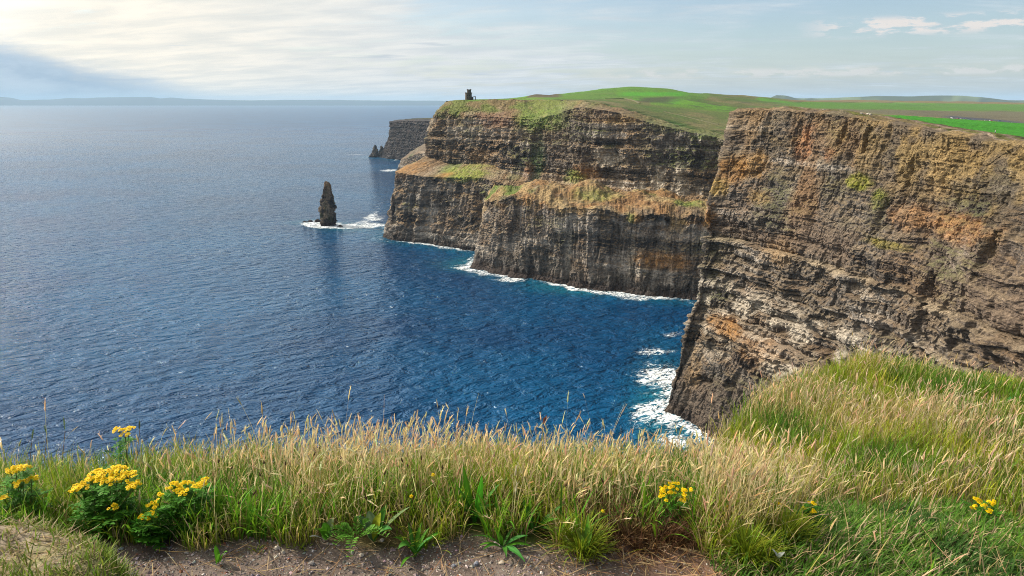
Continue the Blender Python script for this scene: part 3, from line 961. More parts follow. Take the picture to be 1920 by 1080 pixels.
# ------------------------------------------------------------------ sea stacks and skerries
def rock_column(name, prof, Y, nr, nh, seed, flat=1.0, mat=M_ROCK, dark=1.0):
    """prof: list of (py, pxleft, pxright) from top to bottom"""
    prof = np.array(prof, float)
    c0 = P((prof[-1, 1] + prof[-1, 2]) / 2, prof[-1, 0], Y=Y)
    ys = np.linspace(prof[0, 0], prof[-1, 0], nh)
    L = np.interp(ys, prof[:, 0], prof[:, 1]); Rr = np.interp(ys, prof[:, 0], prof[:, 2])
    th = np.linspace(0, 2 * np.pi, nr, endpoint=False)
    G = np.zeros((nr, nh, 3))
    rr = np.zeros((nr, nh))
    for j, y in enumerate(ys):
        l = P(L[j], y, Y=Y); r = P(Rr[j], y, Y=Y)
        cx = (l[0] + r[0]) / 2
        rad = max((r[0] - l[0]) / 2, .2)
        sq = 1.0 / np.maximum(np.abs(np.cos(th)), np.abs(np.sin(th))) ** .35
        G[:, j, 0] = cx + rad * np.cos(th) * sq / sq[0]
        G[:, j, 1] = Y + rad * flat * np.sin(th) * sq
        G[:, j, 2] = l[2]
        rr[:, j] = rad
    top = rr[0, 0]
    S = np.repeat((th * rr.mean())[:, None], nh, 1).ravel()
    z = G[:, :, 2].ravel()
    d = np.zeros_like(z)
    for thk, am, sd in ((6.5, .12, 3), (4.0, .15, 1), (2.0, .12, 2)):
        idx = np.floor((z + vn(S / 9, 0, 0, sd)) / thk)
        d += am * (cell(np.floor(S / (thk * .9) + 5 * cell(idx, 1, 0, sd)), idx, 0, seed + sd) - .5) * 1.8
    d += .22 * fbm(np.cos(S / rr.mean()) * 2, np.sin(S / rr.mean()) * 2, z / 30, 4, seed + 5)
    d -= .18 * np.clip(1 - np.abs(vn(S / 3.5, z / 25, seed, seed + 7)) - .7, 0, 1) / .3
    d = d.reshape(nr, nh) * rr
    G[:, :, 0] += np.cos(th)[:, None] * d
    G[:, :, 1] += np.sin(th)[:, None] * d * flat
    cap = G[:, 0].mean(0) + np.array([0, 0, .6])
    V = np.concatenate([G.reshape(-1, 3), cap[None]])
    F = grid_faces(nr, nh, True)[:, ::-1]
    i = np.arange(nr)
    T = np.stack([i * nh, ((i + 1) % nr) * nh, np.full(nr, len(V) - 1)], 1)
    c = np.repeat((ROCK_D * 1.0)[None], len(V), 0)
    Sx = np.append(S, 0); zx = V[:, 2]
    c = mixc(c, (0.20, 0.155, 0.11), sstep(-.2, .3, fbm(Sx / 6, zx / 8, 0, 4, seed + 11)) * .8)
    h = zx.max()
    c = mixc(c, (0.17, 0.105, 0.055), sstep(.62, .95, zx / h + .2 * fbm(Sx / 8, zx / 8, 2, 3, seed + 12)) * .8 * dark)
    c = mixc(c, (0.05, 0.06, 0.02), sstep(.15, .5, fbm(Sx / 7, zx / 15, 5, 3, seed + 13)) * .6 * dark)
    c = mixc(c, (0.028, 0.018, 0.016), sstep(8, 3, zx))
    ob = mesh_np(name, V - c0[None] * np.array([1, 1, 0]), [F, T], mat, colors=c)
    ob.location = (c0[0], c0[1], 0)
    w_ = G[:, -3, :2]
    WATER_PTS.append(w_)
    return ob


def stack_Y(px, py):
    return P(px, py, z=0)[1]


st = rock_column('sea_stack', [(340, 610, 612.5), (342, 608.5, 616), (346, 608.5, 619), (352, 607.5, 620.5), (358, 606, 621), (366, 604.5, 622.5), (374, 602.5, 624), (382, 601, 626.5), (390, 600.5, 628.5), (400, 600, 628.5), (410, 601, 628), (416, 601, 629), (422, 602.5, 630), (425, 602, 631)], stack_Y(613, 422), 110, 170, 5, .8)
tag(st, 'tall dark pointed rock pillar standing alone in the blue sea', 'sea stack')
for px, py, wpx, hpx, lab in ((571, 416.5, 9, 2.0, 'low flat rock awash at the left end of the reef by the rock pillar'), (582, 415.5, 12, 2.8, 'middle low rock of the reef left of the tall rock pillar'), (596, 416, 11, 5.0, 'knobbly wet rock touching the left foot of the tall rock pillar'), (638, 424.5, 10, 2.2, 'small wet rock at the right foot of the tall rock pillar')):
    o = rock_column('skerry', [(py - hpx, px - wpx * .2, px + wpx * .15), (py - hpx * .6, px - wpx * .38, px + wpx * .35), (py, px - wpx * .5, px + wpx * .5), (py + 1, px - wpx * .5, px + wpx * .5)], stack_Y(px, py), 26, 14, int(px), .9, dark=0)
    tag(o, lab, 'rock', 'skerries around the sea stack')
o = rock_column('sea_stack', [(271.5, 702.5, 704), (274, 701, 705.5), (280, 699, 707.5), (287, 697, 709.5), (292, 694, 712), (295, 693, 714)], stack_Y(703, 294) - 15, 40, 50, 31, .9, dark=0)
tag(o, 'small pointed far sea stack off the distant headland tip', 'sea stack')
o = rock_column('sea_stack', [(273, 714, 716), (278, 712.5, 719), (286, 711, 722), (296, 709, 724)], stack_Y(716, 295) + 10, 40, 50, 37, .9, dark=0)
tag(o, 'narrow rock fin against the foot of the distant headland', 'sea stack')
o = rock_column('sea_stack', [(365, 735.5, 737), (370, 734.5, 738.5), (380, 734, 741), (400, 734, 746), (425, 732, 750), (447, 729, 754)], P(733, 446, z=0)[1] - 2, 40, 90, 41, .8, dark=0)
tag(o, 'slim rock finger leaning on the seaward corner of the headland', 'rock pinnacle')

# ------------------------------------------------------------------ sea
def axis(parts):
    out = []
    for a, b, st_ in parts:
        out.append(np.arange(a, b, st_))
    return np.concatenate(out)


xs = np.concatenate([-np.geomspace(420, 60000, 60)[::-1], np.arange(-416, 260, 3.2), np.geomspace(262, 60000, 60)])
ys = np.concatenate([np.array([-3000., -800, -200, 0, 100, 200, 260]), np.arange(300, 1180, 3.2), np.geomspace(1184, 60000, 90)])
XX, YY = np.meshgrid(xs, ys, indexing='ij')
SV = np.stack([XX, YY, np.zeros_like(XX)], -1).reshape(-1, 3)
wp = np.concatenate([p[::2] for p in WATER_PTS])
dist = np.full(len(SV), 1e4)
act = np.where((SV[:, 0] > -700) & (SV[:, 0] < 420) & (SV[:, 1] > 250) & (SV[:, 1] < 3000))[0]
for a in range(0, len(act), 4000):
    ii = act[a:a + 4000]
    d = np.sqrt(((SV[ii, None, :2] - wp[None]) ** 2).sum(-1)).min(1)
    dist[ii] = d
fn = fbm(SV[:, 0] / 24, SV[:, 1] / 24, 0, 4, 500)
wid = 10.0 + 9.0 * fn
foam = sstep(wid + 9, wid * .3, dist) * np.clip(.62 + .9 * fbm(SV[:, 0] / 55, SV[:, 1] / 55, 3, 3, 501), .1, 1)
SX, SY, SF = project(SV)


def sblob(px, py, rx, ry):
    return np.exp(-(((SX - px) / rx) ** 2 + ((SY - py) / ry) ** 2)) * (SF > 1)


pn = 0.55 + 0.6 * fn
foam = np.maximum(foam * np.where(dist < 12, 1, .8), 0)
foam *= 1 - .75 * sstep(455, 440, SX * 0 + SY) * sstep(700, 745, SX) * (SY > 300)    # calmer on the far headland
extra = (0.8 * sblob(1258, 715, 34, 50) + .75 * sblob(1250, 770, 42, 40) + .8 * sblob(1258, 825, 52, 26) + 1.0 * sblob(1265, 627, 30, 9) + .75 * sblob(1222, 700, 42, 22) + .9 * sblob(1230, 660, 46, 12) + .7 * sblob(1215, 785, 50, 34) + .7 * sblob(950, 516, 70, 7) + .55 * sblob(1120, 540, 70, 9)
         + 1.3 * sblob(590, 421, 28, 5) + 1.5 * sblob(655, 424, 60, 6) + 1.1 * sblob(700, 408, 34, 14) + .8 * sblob(712, 385, 14, 14) + .5 * sblob(1200, 735, 60, 70) + .5 * sblob(1180, 560, 60, 8) + .5 * sblob(1030, 528, 90, 8) + .35 * sblob(905, 520, 50, 16) + .5 * sblob(855, 497, 25, 8) + 1.3 * sblob(665, 291, 38, 2.4) + 1.2 * sblob(728, 320, 28, 4) + .4 * sblob(735, 304, 18, 2)
         + .5 * sblob(800, 456, 60, 3))
foam = np.clip(np.maximum(foam * .88, .70 * sstep(30, 4, dist) * np.clip(.5 + fn * 1.2, 0, 1)) + extra * .75 * np.clip(pn + .25, 0, 1.3), 0, .85)
turq = np.clip(sstep(38, 5, dist) * .5 + .9 * (sblob(1240, 735, 50, 70) + sblob(1080, 540, 90, 12) + .8 * sblob(870, 495, 50, 10) + .8 * sblob(1245, 830, 55, 35) + .8 * sblob(660, 428, 60, 8)), 0, 1)
m, t = new_mat('sea_water')
geo = t.n('ShaderNodeNewGeometry')
pos = geo.outputs['Position']
a_f = t.n('ShaderNodeAttribute', attribute_name='foam').outputs['Fac']
a_t = t.n('ShaderNodeAttribute', attribute_name='turq').outputs['Fac']
rot = t.n('ShaderNodeVectorRotate', rotation_type='Z_AXIS', i_Vector=pos, i_Angle=R(-24)).outputs[0]
w1 = t.noise(t.vmul(rot, (1 / 34., 1 / 20., 1)), 1.0, 2.0, 0.5, 0.3)
w2 = t.noise(t.vmul(rot, (1 / 15., 1 / 8.0, 1)), 1.0, 4.0, 0.58, 0.6)
w3 = t.noise(t.vmul(rot, (1 / 3.2, 1 / 2.2, 1)), 1.0, 3.0, 0.55, 0.3)
hgt = t.m('ADD', t.m('MULTIPLY', w1, 7.0), t.m('ADD', t.m('MULTIPLY', w2, 10.0), t.m('MULTIPLY', w3, 1.6)))
far = t.mr(t.n('ShaderNodeVectorMath', operation='LENGTH', i_0=pos).outputs['Value'], 1100.0, 7000.0)
hgt = t.m('MULTIPLY', hgt, t.m('SUBTRACT', 1.0, t.m('MULTIPLY', far, 0.80)))
bmp = t.n('ShaderNodeBump', i_Strength=1.0, i_Distance=1.0, i_Height=hgt)
big = t.noise(pos, 1 / 260., 4.0, 0.6)
fnz = t.noise(t.vmul(rot, (1 / 16., 1 / 7.5, 1)), 1.0, 10.0, 0.72, 1.6)
lz = t.noise(t.vmul(rot, (1 / 11., 1 / 6.0, 1)), 1.0, 5.0, 0.6, 2.0)
lace = t.m('SUBTRACT', 1.0, t.m('MULTIPLY', t.m('ABSOLUTE', t.m('SUBTRACT', lz, 0.5)), 9.0), clamp=True)
fv = t.m('ADD', t.m('MULTIPLY', a_f, t.m('ADD', 0.42, t.m('MULTIPLY', lace, 0.50))), t.m('MULTIPLY', t.m('SUBTRACT', fnz, 0.5), 0.9))
fm = t.mr(fv, 0.36, 0.62)
caps = t.m('MULTIPLY', t.mr(t.noise(t.vmul(rot, (1 / 15., 1 / 7., 1)), 1.0, 5.0, 0.6, 0.3), 0.745, 0.78), t.mr(big, 0.4, 0.6, 0.2, .9))
fm = t.m('MAXIMUM', fm, caps, clamp=True)
deep = t.mix(t.mr(big, 0.3, 0.7), (0.0001, 0.033, 0.105), (0.0005, 0.074, 0.185))
wc = t.mix(t.m('MULTIPLY', a_t, t.mr(fnz, 0.3, 0.7, .35, 1.0)), deep, (0.006, 0.14, 0.20))
col = t.mix(fm, wc, (0.80, 0.84, 0.86))
p = t.n('ShaderNodeBsdfPrincipled', i_Base_Color=col, i_Roughness=t.m('ADD', t.mr(fm, 0, 1, .09, .6), t.m('MULTIPLY', far, 0.22)), i_Normal=bmp)
p.inputs['IOR'].default_value = 1.33
p.inputs['Specular IOR Level'].default_value = 0.27
t.n('ShaderNodeOutputMaterial', i_Surface=p)
M_SEA = m
sea = mesh_np('sea', SV, grid_faces(len(xs), len(ys)), M_SEA, smooth=True, attrs={'foam': foam, 'turq': turq})
tag(sea, kind='structure')


# ------------------------------------------------------------------ far hills
def ridge(name, prof, Y, depth, col, seed):
    prof = np.array(prof, float)
    if Y > 20000:
        prof[:, 1] = 190 - (190 - prof[:, 1]) * .72
    px = np.linspace(prof[0, 0], prof[-1, 0], 260)
    py = np.interp(px, prof[:, 0], prof[:, 1]) + .5 * fbm(px / 30, 0 * px, 0, 3, seed)
    rows = []
    for k, (f, dy) in enumerate(((0, -depth), (.55, -depth * .5), (1, 0), (.5, depth * .6), (0, depth * 1.3))):
        pt = np.array([P(a, b, Y=Y) for a, b in zip(px, py)])
        zz = np.maximum(pt[:, 2], 3)
        pt[:, 1] += dy
        pt[:, 0] *= 1 + dy / Y
        pt[:, 2] = zz * f - (2 if f == 0 else 0) + (f > 0) * (f < 1) * zz * .15 * fbm(px / 20, px * 0 + k, 0, 3, seed + 3)
        rows.append(pt)
    G = np.stack(rows, 1)
    V = G.reshape(-1, 3)
    c = np.repeat(np.array([col], float), len(V), 0)
    c = mixc(c, np.array(col) * (2.2 if Y < 20000 else 1.0), sstep(.1, .4, fbm(V[:, 0] / 500, V[:, 1] / 500, 0, 3, seed + 5)))
    ob = mesh_np(name, V, grid_faces(260, 5), M_GROUNDV, colors=c, smooth=True)
    return tag(ob, kind='structure')


M_GROUNDV = mat_vcol('far_ground', 0.95, 0.1)
ridge('hills', [(1400, 190), (1440, 186), (1455, 178.5), (1472, 179), (1492, 184), (1550, 184), (1600, 182), (1640, 180), (1700, 180.5), (1760, 179), (1800, 179.5), (1840, 182), (1865, 185), (1890, 188), (1960, 189), (2200, 186), (2600, 188)], 13000, 1500, (0.06, 0.075, 0.03), 600)
ridge('hills', [(-600, 186), (-300, 182), (-80, 178), (0, 178), (22, 181), (40, 187), (110, 184), (130, 181), (160, 182.5), (182, 180), (240, 178.5), (285, 179), (300, 183), (322, 180), (345, 183), (400, 185.5), (470, 187.5), (540, 186), (620, 186.5), (720, 187.5), (830, 188.5), (1000, 190)], 36000, 2500, (0.065, 0.085, 0.10), 610)  # pale blue-grey land colour has some of the distance haze painted in


# ------------------------------------------------------------------ haze
def box_mesh(name, lo, hi, mat):
    x0, y0, z0 = lo; x1, y1, z1 = hi
    V = [(x0, y0, z0), (x1, y0, z0), (x1, y1, z0), (x0, y1, z0), (x0, y0, z1), (x1, y0, z1), (x1, y1, z1), (x0, y1, z1)]
    F = [(0, 3, 2, 1), (4, 5, 6, 7), (0, 1, 5, 4), (1, 2, 6, 5), (2, 3, 7, 6), (3, 0, 4, 7)]
    return mesh_np(name, V, F, mat)


m, t = new_mat('haze_air')
vol = t.n('ShaderNodeVolumePrincipled')
vol.inputs['Color'].default_value = (0.50, 0.74, 1.0, 1)
vol.inputs['Density'].default_value = 2.3e-5
vol.inputs['Anisotropy'].default_value = 0.0
t.n('ShaderNodeOutputMaterial', i_Volume=vol)
hz = box_mesh('haze', (-62000, -4000, -10), (62000, 62000, 560), m)
tag(hz, kind='stuff')


# ------------------------------------------------------------------ structures on the cliff tops
def boxes(parts):
    """list of (cx,cy,cz,sx,sy,sz) -> V,F butted or overlapping by design"""
    V, F = [], []
    for cx, cy, cz, sx, sy, sz in parts:
        b = len(V)
        for dx_, dy_, dz_ in ((-1, -1, -1), (1, -1, -1), (1, 1, -1), (-1, 1, -1), (-1, -1, 1), (1, -1, 1), (1, 1, 1), (-1, 1, 1)):
            V.append((cx + dx_ * sx / 2, cy + dy_ * sy / 2, cz + dz_ * sz / 2))
        F += [[b + i for i in f] for f in ((0, 3, 2, 1), (4, 5, 6, 7), (0, 1, 5, 4), (1, 2, 6, 5), (2, 3, 7, 6), (3, 0, 4, 7))]
    return np.array(V), np.array(F)


def lathe(prof, n=24, jag=0):
    prof = np.array(prof, float)
    th = np.linspace(0, 2 * np.pi, n, endpoint=False)
    G = np.stack([np.cos(th)[:, None] * prof[None, :, 0], np.sin(th)[:, None] * prof[None, :, 0], np.repeat(prof[None, :, 1], n, 0)], -1)
    return G.reshape(-1, 3), grid_faces(n, len(prof), True)


M_TOWER = mat_plain('tower_stone', (0.10, 0.085, 0.075), .9, .1, 1.5, .35)
M_DARK = mat_plain('dark_opening', (0.012, 0.011, 0.010), .9, .05)
tp = P(878.5, 186.5, Y=1075)
tw = empty('stone_tower', (tp[0], tp[1], tp[2] - .5))
tag(tw, 'small dark stone tower on the headland skyline above the cliffs', 'tower')
V, F = lathe([(0.0, 0), (5.0, 0), (4.7, 8.6), (5.0, 8.8), (5.0, 9.6), (4.4, 9.6), (4.4, 9.0), (0, 9.0)], 28)
mesh_np('wall', V, F, M_TOWER, tw)
V, F = lathe([(0, 8.95), (3.0, 8.95), (2.9, 13.3), (3.2, 13.5), (3.2, 14.3), (2.7, 14.3), (2.7, 13.8), (0, 13.8)], 20)
tr_ = mesh_np('turret', V + np.array([[.9, .3, 0]]), F, M_TOWER, tw)
bt = []
for k in range(12):
    a = k * math.pi / 6
    bt.append((4.7 * math.cos(a), 4.7 * math.sin(a), 9.95, .8, .8, .7))
for q in bt:
    V, F = boxes([q]); mesh_np('merlon', V, F, M_TOWER, tw)
bt = [(.9 + 2.95 * math.cos(k * math.pi / 4), .3 + 2.95 * math.sin(k * math.pi / 4), 14.6, .7, .7, .6) for k in range(8)]
for q in bt:
    V, F = boxes([q]); mesh_np('merlon', V, F, M_TOWER, tr_)
V, F = boxes([(5.9, 0, 2.2, 2.2, 3.2, 4.4), (8.9, 0, 4.4, 3.4, 1.2, .9), (9.9, 0, 2.0, 1.1, 1.2, 4.0)])
mesh_np('annex', V, F, M_TOWER, tw)
for sx, sz in ((-1.5, 6.2), (1.6, 6.2), (-1.5, 3.0)):
    V, F = boxes([(sx, -4.72, sz, .8, .5, 1.6)]); mesh_np('window', V, F, M_DARK, tw)

# cars in the far car park
CARC = {'white': (0.75, 0.75, 0.76), 'blue': (0.06, 0.10, 0.30), 'silver': (0.38, 0.40, 0.44), 'dark': (0.03, 0.035, 0.05), 'red': (0.30, 0.035, 0.04)}
M_GLASS = mat_plain('car_glass', (0.02, 0.03, 0.05), .1, .6)
M_TYRE = mat_plain('tyre', (0.015, 0.015, 0.015), .8, .2)
CAR_PROF_B = [(-2.1, .35), (-2.15, .75), (-1.9, .92), (-.9, 1.0), (1.4, .98), (2.0, .9), (2.1, .4)]
CAR_PROF_C = [(-1.0, .98), (-.35, 1.45), (1.1, 1.48), (1.75, .96)]


def prism(prof, w_, taper=0.0):
    n = len(prof)
    V = []
    for sgn in (-1, 1):
        for x, z in prof:
            V.append((x, sgn * (w_ - taper * (z - prof[0][1])), z))
    F = [[i, (i + 1) % n, n + (i + 1) % n, n + i] for i in range(n)]
    caps_ = [list(range(n - 1, -1, -1)), list(range(n, 2 * n))]
    tri = []
    for cpl in caps_:
        for k in range(1, n - 1):
            tri.append([cpl[0], cpl[k], cpl[k + 1]])
    return np.array(V), np.array(F), np.array(tri)


def make_car(cname):
    mp = mat_plain(cname + '_car_paint', CARC[cname], .3, .5)
    Vb, Qb, Tb = prism(CAR_PROF_B, .86)
    Vc, Qc, Tc = prism(CAR_PROF_C, .8, .25)
    V = np.concatenate([Vb, Vc]); nb = len(Vb)
    wv = []; wf = []
    for x in (-1.3, 1.35):
        for y in (-.78, .78):
            b = nb + len(Vc) + len(wv)
            for k in range(10):
                a = k * math.pi / 5
                wv += [(x + .33 * math.cos(a), y - .1, .33 + .33 * math.sin(a)), (x + .33 * math.cos(a), y + .1, .33 + .33 * math.sin(a))]
            for k in range(10):
                k2 = (k + 1) % 10
                wf.append([b + 2 * k, b + 2 * k2, b + 2 * k2 + 1, b + 2 * k + 1])
    V = np.concatenate([V, np.array(wv)])
    Q = np.concatenate([Qb, Qc + nb, np.array(wf)])
    T = np.concatenate([Tb, Tc + nb])
    mi = [0] * len(Qb) + [1] * len(Qc) + [2] * len(wf) + [0] * len(Tb) + [1] * len(Tc)
    mi[len(Qb) + 1] = 0
    return mesh_np('parked_car', V, [Q, T], None, mats=[mp, M_GLASS, M_TYRE], midx=mi)


def land_z(x, y):
    """height of the headland's top at x,y: nearest grid vertices"""
    g = E_V[:, E_NVC - 1:].reshape(-1, 3)
    d = (g[:, 0] - x) ** 2 + (g[:, 1] - y) ** 2
    i = np.argsort(d)[:4]
    wgt = 1 / (d[i] + .5)
    return float((g[i, 2] * wgt).sum() / wgt.sum())


def first_hit(Vg, c0, px, py, ymin=0):
    """nearest surface vertex of a top sheet to a photo pixel"""
    g = Vg[:, c0:].reshape(-1, 3)
    X, Y, f = project(g)
    d = (X - px) ** 2 + (2.0 * (Y - py)) ** 2 + (f < ymin) * 1e9
    i = np.argsort(d)[:8]
    return g[i[np.argmin(f[i])]]


car_proto = {}
CG = 'cars parked in the far car park'
k = 0
for row, (pxs, pys) in enumerate((((1783, 1918), (219.5, 232.0)), ((1800, 1915), (222.5, 233.5)), ((1788, 1860), (220.8, 227.4)))):
    n = (30, 26, 16)[row]
    for q in range(n):
        f = q / (n - 1)
        px = lerp(pxs[0], pxs[1], f) + random.uniform(-1.6, 1.6)
        py = lerp(pys[0], pys[1], f)
        hit = first_hit(E_V, E_NVC + 40, px, py, 800)
        cname = random.choice(['white', 'white', 'blue', 'blue', 'silver', 'silver', 'dark', 'red'] if q % 3 else ['white', 'blue', 'silver'])
        if cname not in car_proto:
            o = make_car(cname); car_proto[cname] = o
        else:
            o = car_proto[cname].copy(); COL.objects.link(o)
        o.location = (hit[0] + random.uniform(-2, 2), hit[1] + random.uniform(-3, 3), hit[2] + .05)
        o.rotation_euler = (0, 0, random.choice((0.2, 0.2, 1.75)) + random.uniform(-.1, .1))
        tag(o, {'white': 'tiny white car among those in the far car park', 'blue': 'tiny blue car among those in the far car park', 'silver': 'tiny silver grey car among those in the far car park', 'dark': 'tiny dark car among those in the far car park', 'red': 'tiny dull red car among those in the far car park'}[cname], 'car', CG)

# pale boulders along the near cliff's edge
def stone_mesh(name, r, seed, col, mat=M_STONE, sub=2, sq=(1, 1, .6)):
    rs = np.random.default_rng(seed)
    n, mm = (14, 9) if sub > 1 else (7, 5)
    th = np.linspace(0, 2 * np.pi, n, endpoint=False); ph = np.linspace(.12, np.pi - .12, mm)
    T_, Ph = np.meshgrid(th, ph, indexing='ij')
    D = np.stack([np.cos(T_) * np.sin(Ph), np.sin(T_) * np.sin(Ph), np.cos(Ph)], -1).reshape(-1, 3)
    rr = 1 + .35 * fbm(D[:, 0] * 1.6 + seed, D[:, 1] * 1.6, D[:, 2] * 1.6, 3, seed)
    ax = rs.normal(size=(7, 3)); ax /= np.linalg.norm(ax, axis=1, keepdims=True)
    for a in ax:
        dd = D @ a
        lim = .62 + .2 * rs.random()
        rr = np.where(dd * rr > lim, lim / np.maximum(dd, .01), rr)
    V = D * rr[:, None] * r * np.array(sq)
    tp_, bt_ = V.reshape(n, mm, 3)[:, 0].mean(0), V.reshape(n, mm, 3)[:, -1].mean(0)
    V = np.concatenate([V, [tp_, bt_]])
    F = grid_faces(n, mm, True)[:, ::-1]
    i = np.arange(n)
    T2 = np.concatenate([np.stack([i * mm, ((i + 1) % n) * mm, np.full(n, n * mm)], 1), np.stack([((i + 1) % n) * mm + mm - 1, i * mm + mm - 1, np.full(n, n * mm + 1)], 1)])
    c = np.repeat(np.array([col], float), len(V), 0) * (1 + .25 * fbm(V[:, 0] / r * 2, V[:, 1] / r * 2, V[:, 2] / r * 2, 3, seed + 9))[:, None]
    return mesh_np(name, V, [F, T2], mat, colors=c)


bp = [stone_mesh('boulder', 1.0, 700 + k, (0.36, 0.34, 0.29)) for k in range(3)]
first = [True] * 3
for k in range(30):
    px = 1538 + k * 3.2 + random.uniform(-1.5, 1.5) if k < 30 else 1690 + (k - 30) * 22
    py = 207.5 + (px - 1538) * .082 + random.uniform(-.8, .6)
    h = first_hit(D_V, D_NVC + 4, px, py, 200)
    j = k % 3
    o = bp[j] if first[j] else bp[j].copy()
    if not first[j]:
        COL.objects.link(o)
    first[j] = False
    sc_ = random.uniform(.55, 1.15)
    o.scale = (sc_, sc_ * .9, sc_ * random.uniform(.9, 1.4))
    o.location = (h[0], h[1], h[2] + .15 * sc_)
    o.rotation_euler = (0, 0, random.uniform(0, 6))
    tag(o, 'pale boulder in the row along the cliff edge before the green field', 'boulder', 'boulders along the cliff edge')

# ------------------------------------------------------------------ a walker on the cliff path
def figure(loc, rz):
    def ring(cx, cy, z, rx, ry, n=12):
        a = np.linspace(0, 2 * np.pi, n, endpoint=False)
        return np.stack([cx + rx * np.cos(a), cy + ry * np.sin(a), np.full(n, z)], 1)

    def tube(rings):
        G = np.stack(rings, 1)
        V = G.reshape(-1, 3)
        return V, grid_faces(G.shape[0], G.shape[1], True)[:, ::-1]
    Vs, Fs, Cs = [], [], []
    b = 0
    skin, trou, shirt, hair = (.45, .28, .2), (.06, .07, .10), (.8, .8, .8), (.06, .04, .03)
    parts = []
    for s_, st_ in ((-1, .12), (1, -.1)):
        parts.append(([ring(.09 * s_, st_ * 1.3 + .06, .02, .05, .12), ring(.09 * s_, st_ * 1.2, .09, .045, .06), ring(.09 * s_, st_ * .8, .45, .06, .065), ring(.085 * s_, st_ * .2, .84, .085, .09), ring(.06 * s_, 0, .95, .08, .1)], trou))
    parts.append(([ring(0, 0, .86, .15, .11), ring(0, 0, .98, .165, .115), ring(0, 0, 1.15, .15, .105), ring(0, 0, 1.32, .19, .12), ring(0, 0, 1.42, .16, .1), ring(0, 0, 1.47, .06, .06)], shirt))
    for s_, sw in ((-1, -.1), (1, .1)):
        parts.append(([ring(.17 * s_, 0, 1.41, .05, .055), ring(.22 * s_, sw * .2, 1.30, .05, .05), ring(.24 * s_, sw * .5, 1.10, .042, .042), ring(.24 * s_, sw * 1.2, .88, .034, .034), ring(.24 * s_, sw * 1.4, .78, .036, .02), ring(.24 * s_, sw * 1.5, .72, .01, .01)], shirt))
    parts.append(([ring(0, 0, 1.44, .055, .055), ring(0, .01, 1.52, .055, .06), ring(0, .02, 1.56, .07, .085), ring(0, .01, 1.65, .08, .1), ring(0, 0, 1.72, .07, .09), ring(0, 0, 1.76, .02, .03)], skin))
    for rings, colr in parts:
        V, F = tube(rings)
        Vs.append(V); Fs.append(F + b); b += len(V)
        Cs.append(np.repeat([colr], len(V), 0))
    V = np.concatenate(Vs); C_ = np.concatenate(Cs)
    C_[V[:, 2] > 1.66] = hair
    o = mesh_np('person', V, np.concatenate(Fs), mat_vcol('walker_clothes', .8, .2), colors=C_, smooth=True)
    o.location = loc; o.rotation_euler = (0, 0, rz)
    return o


h = first_hit(D_V, D_NVC + 5, 1866, 256.5, 150)
tag(figure((h[0], h[1], h[2]), .4), 'tiny person in a white top walking on the path below the bright green field', 'person')


# footpath ribbons on the hill
def path_ribbon(pts, wdt, col, lift=.6):
    q = np.array([first_hit(E_V, E_NVC + 5, a, b, 600) for a, b in pts])
    tt = np.linspace(0, len(q) - 1, len(q) * 8)
    C_ = np.stack([np.interp(tt, np.arange(len(q)), q[:, k]) for k in range(3)], 1)
    C_ = smooth1(C_, 0, 3)
    C_[:, 2] = [land_z(x, y) + lift for x, y in C_[:, :2]]
    C_ = smooth1(C_, 0, 1.5)
    tg = np.gradient(C_, axis=0); nn = np.stack([-tg[:, 1], tg[:, 0], 0 * tg[:, 0]], 1)
    nn /= np.maximum(np.linalg.norm(nn, axis=1, keepdims=True), 1e-6)
    G = np.stack([C_ - nn * wdt - [0, 0, lift + 1], C_ - nn * wdt * .9, C_ + nn * wdt * .9, C_ + nn * wdt - [0, 0, lift + 1]], 1)
    V = G.reshape(-1, 3)
    o = mesh_np('footpath', V, grid_faces(len(C_), 4), M_PATH, smooth=False)
    return tag(o, kind='structure')


M_PATH = mat_plain('pale_track', (0.15, 0.145, 0.085), .95, .1, .3, .3)
path_ribbon([(1132, 185.5), (1150, 184.5), (1168, 184.2), (1182, 186), (1192, 190), (1200, 194)], 1.6, None)
path_ribbon([(985, 187.3), (1010, 187.6), (1035, 188.5), (1060, 189)], 1.5, None)
path_ribbon([(1240, 208), (1270, 214), (1300, 222), (1330, 229), (1352, 234)], 1.2, None)

# ------------------------------------------------------------------ foreground ground (camera side cliff top)
EDGE = [(-160, 815, 3.7, .42), (0, 812, 3.85, .42), (150, 812, 3.9, .42), (300, 785, 3.95, .40), (500, 782, 4.0, .38), (700, 785, 4.05, .38), (900, 790, 4.1, .38), (1050, 798, 4.15, .38), (1200, 842, 4.25, .36),
        (1285, 864, 4.6, .30), (1345, 772, 5.3, .30), (1430, 692, 6.3, .30), (1530, 676, 7.3, .30), (1620, 700, 8.0, .3), (1720, 703, 8.5, .3), (1760, 688, 8.8, .3), (1840, 684, 9.2, .3), (1920, 694, 9.2, .3), (2150, 730, 9.0, .3)]
epts = []
for a, b, c, gh in EDGE:
    q = P(a, b, Y=c); q[2] -= gh * (.97 if a < 1240 else 1.22)
    epts.append(q)
epts = np.array(epts)
EA = epts[:, 0] / epts[:, 1]
EX = epts[:, 0]
gp = [np.array([x, y, EYE - 1.9]) for x in (-9, -5, -2.5, -1, 0, .5, 1.2, 2.5, 6, 14) for y in (-4, -1, 1, 2.3, 2.85)]
gp = [g if g[0] < 2 or g[1] < 1 else g + np.array([0, 0, -.02 * g[0]]) for g in gp]
gp = np.array(gp + list(epts) + [np.array([-9., 3.6, EYE - 2.2]), np.array([14., 9, EYE - 3.4]), np.array([1.2, 4.0, EYE - 2.36]), np.array([2.4, 4.5, EYE - 2.32]), np.array([3.4, 5.6, EYE - 2.55]), np.array([3.6, 7, EYE - 2.62]), np.array([5.0, 6.5, EYE - 2.75])])
g_rbf = RBF(gp[:, :2], gp[:, 2])


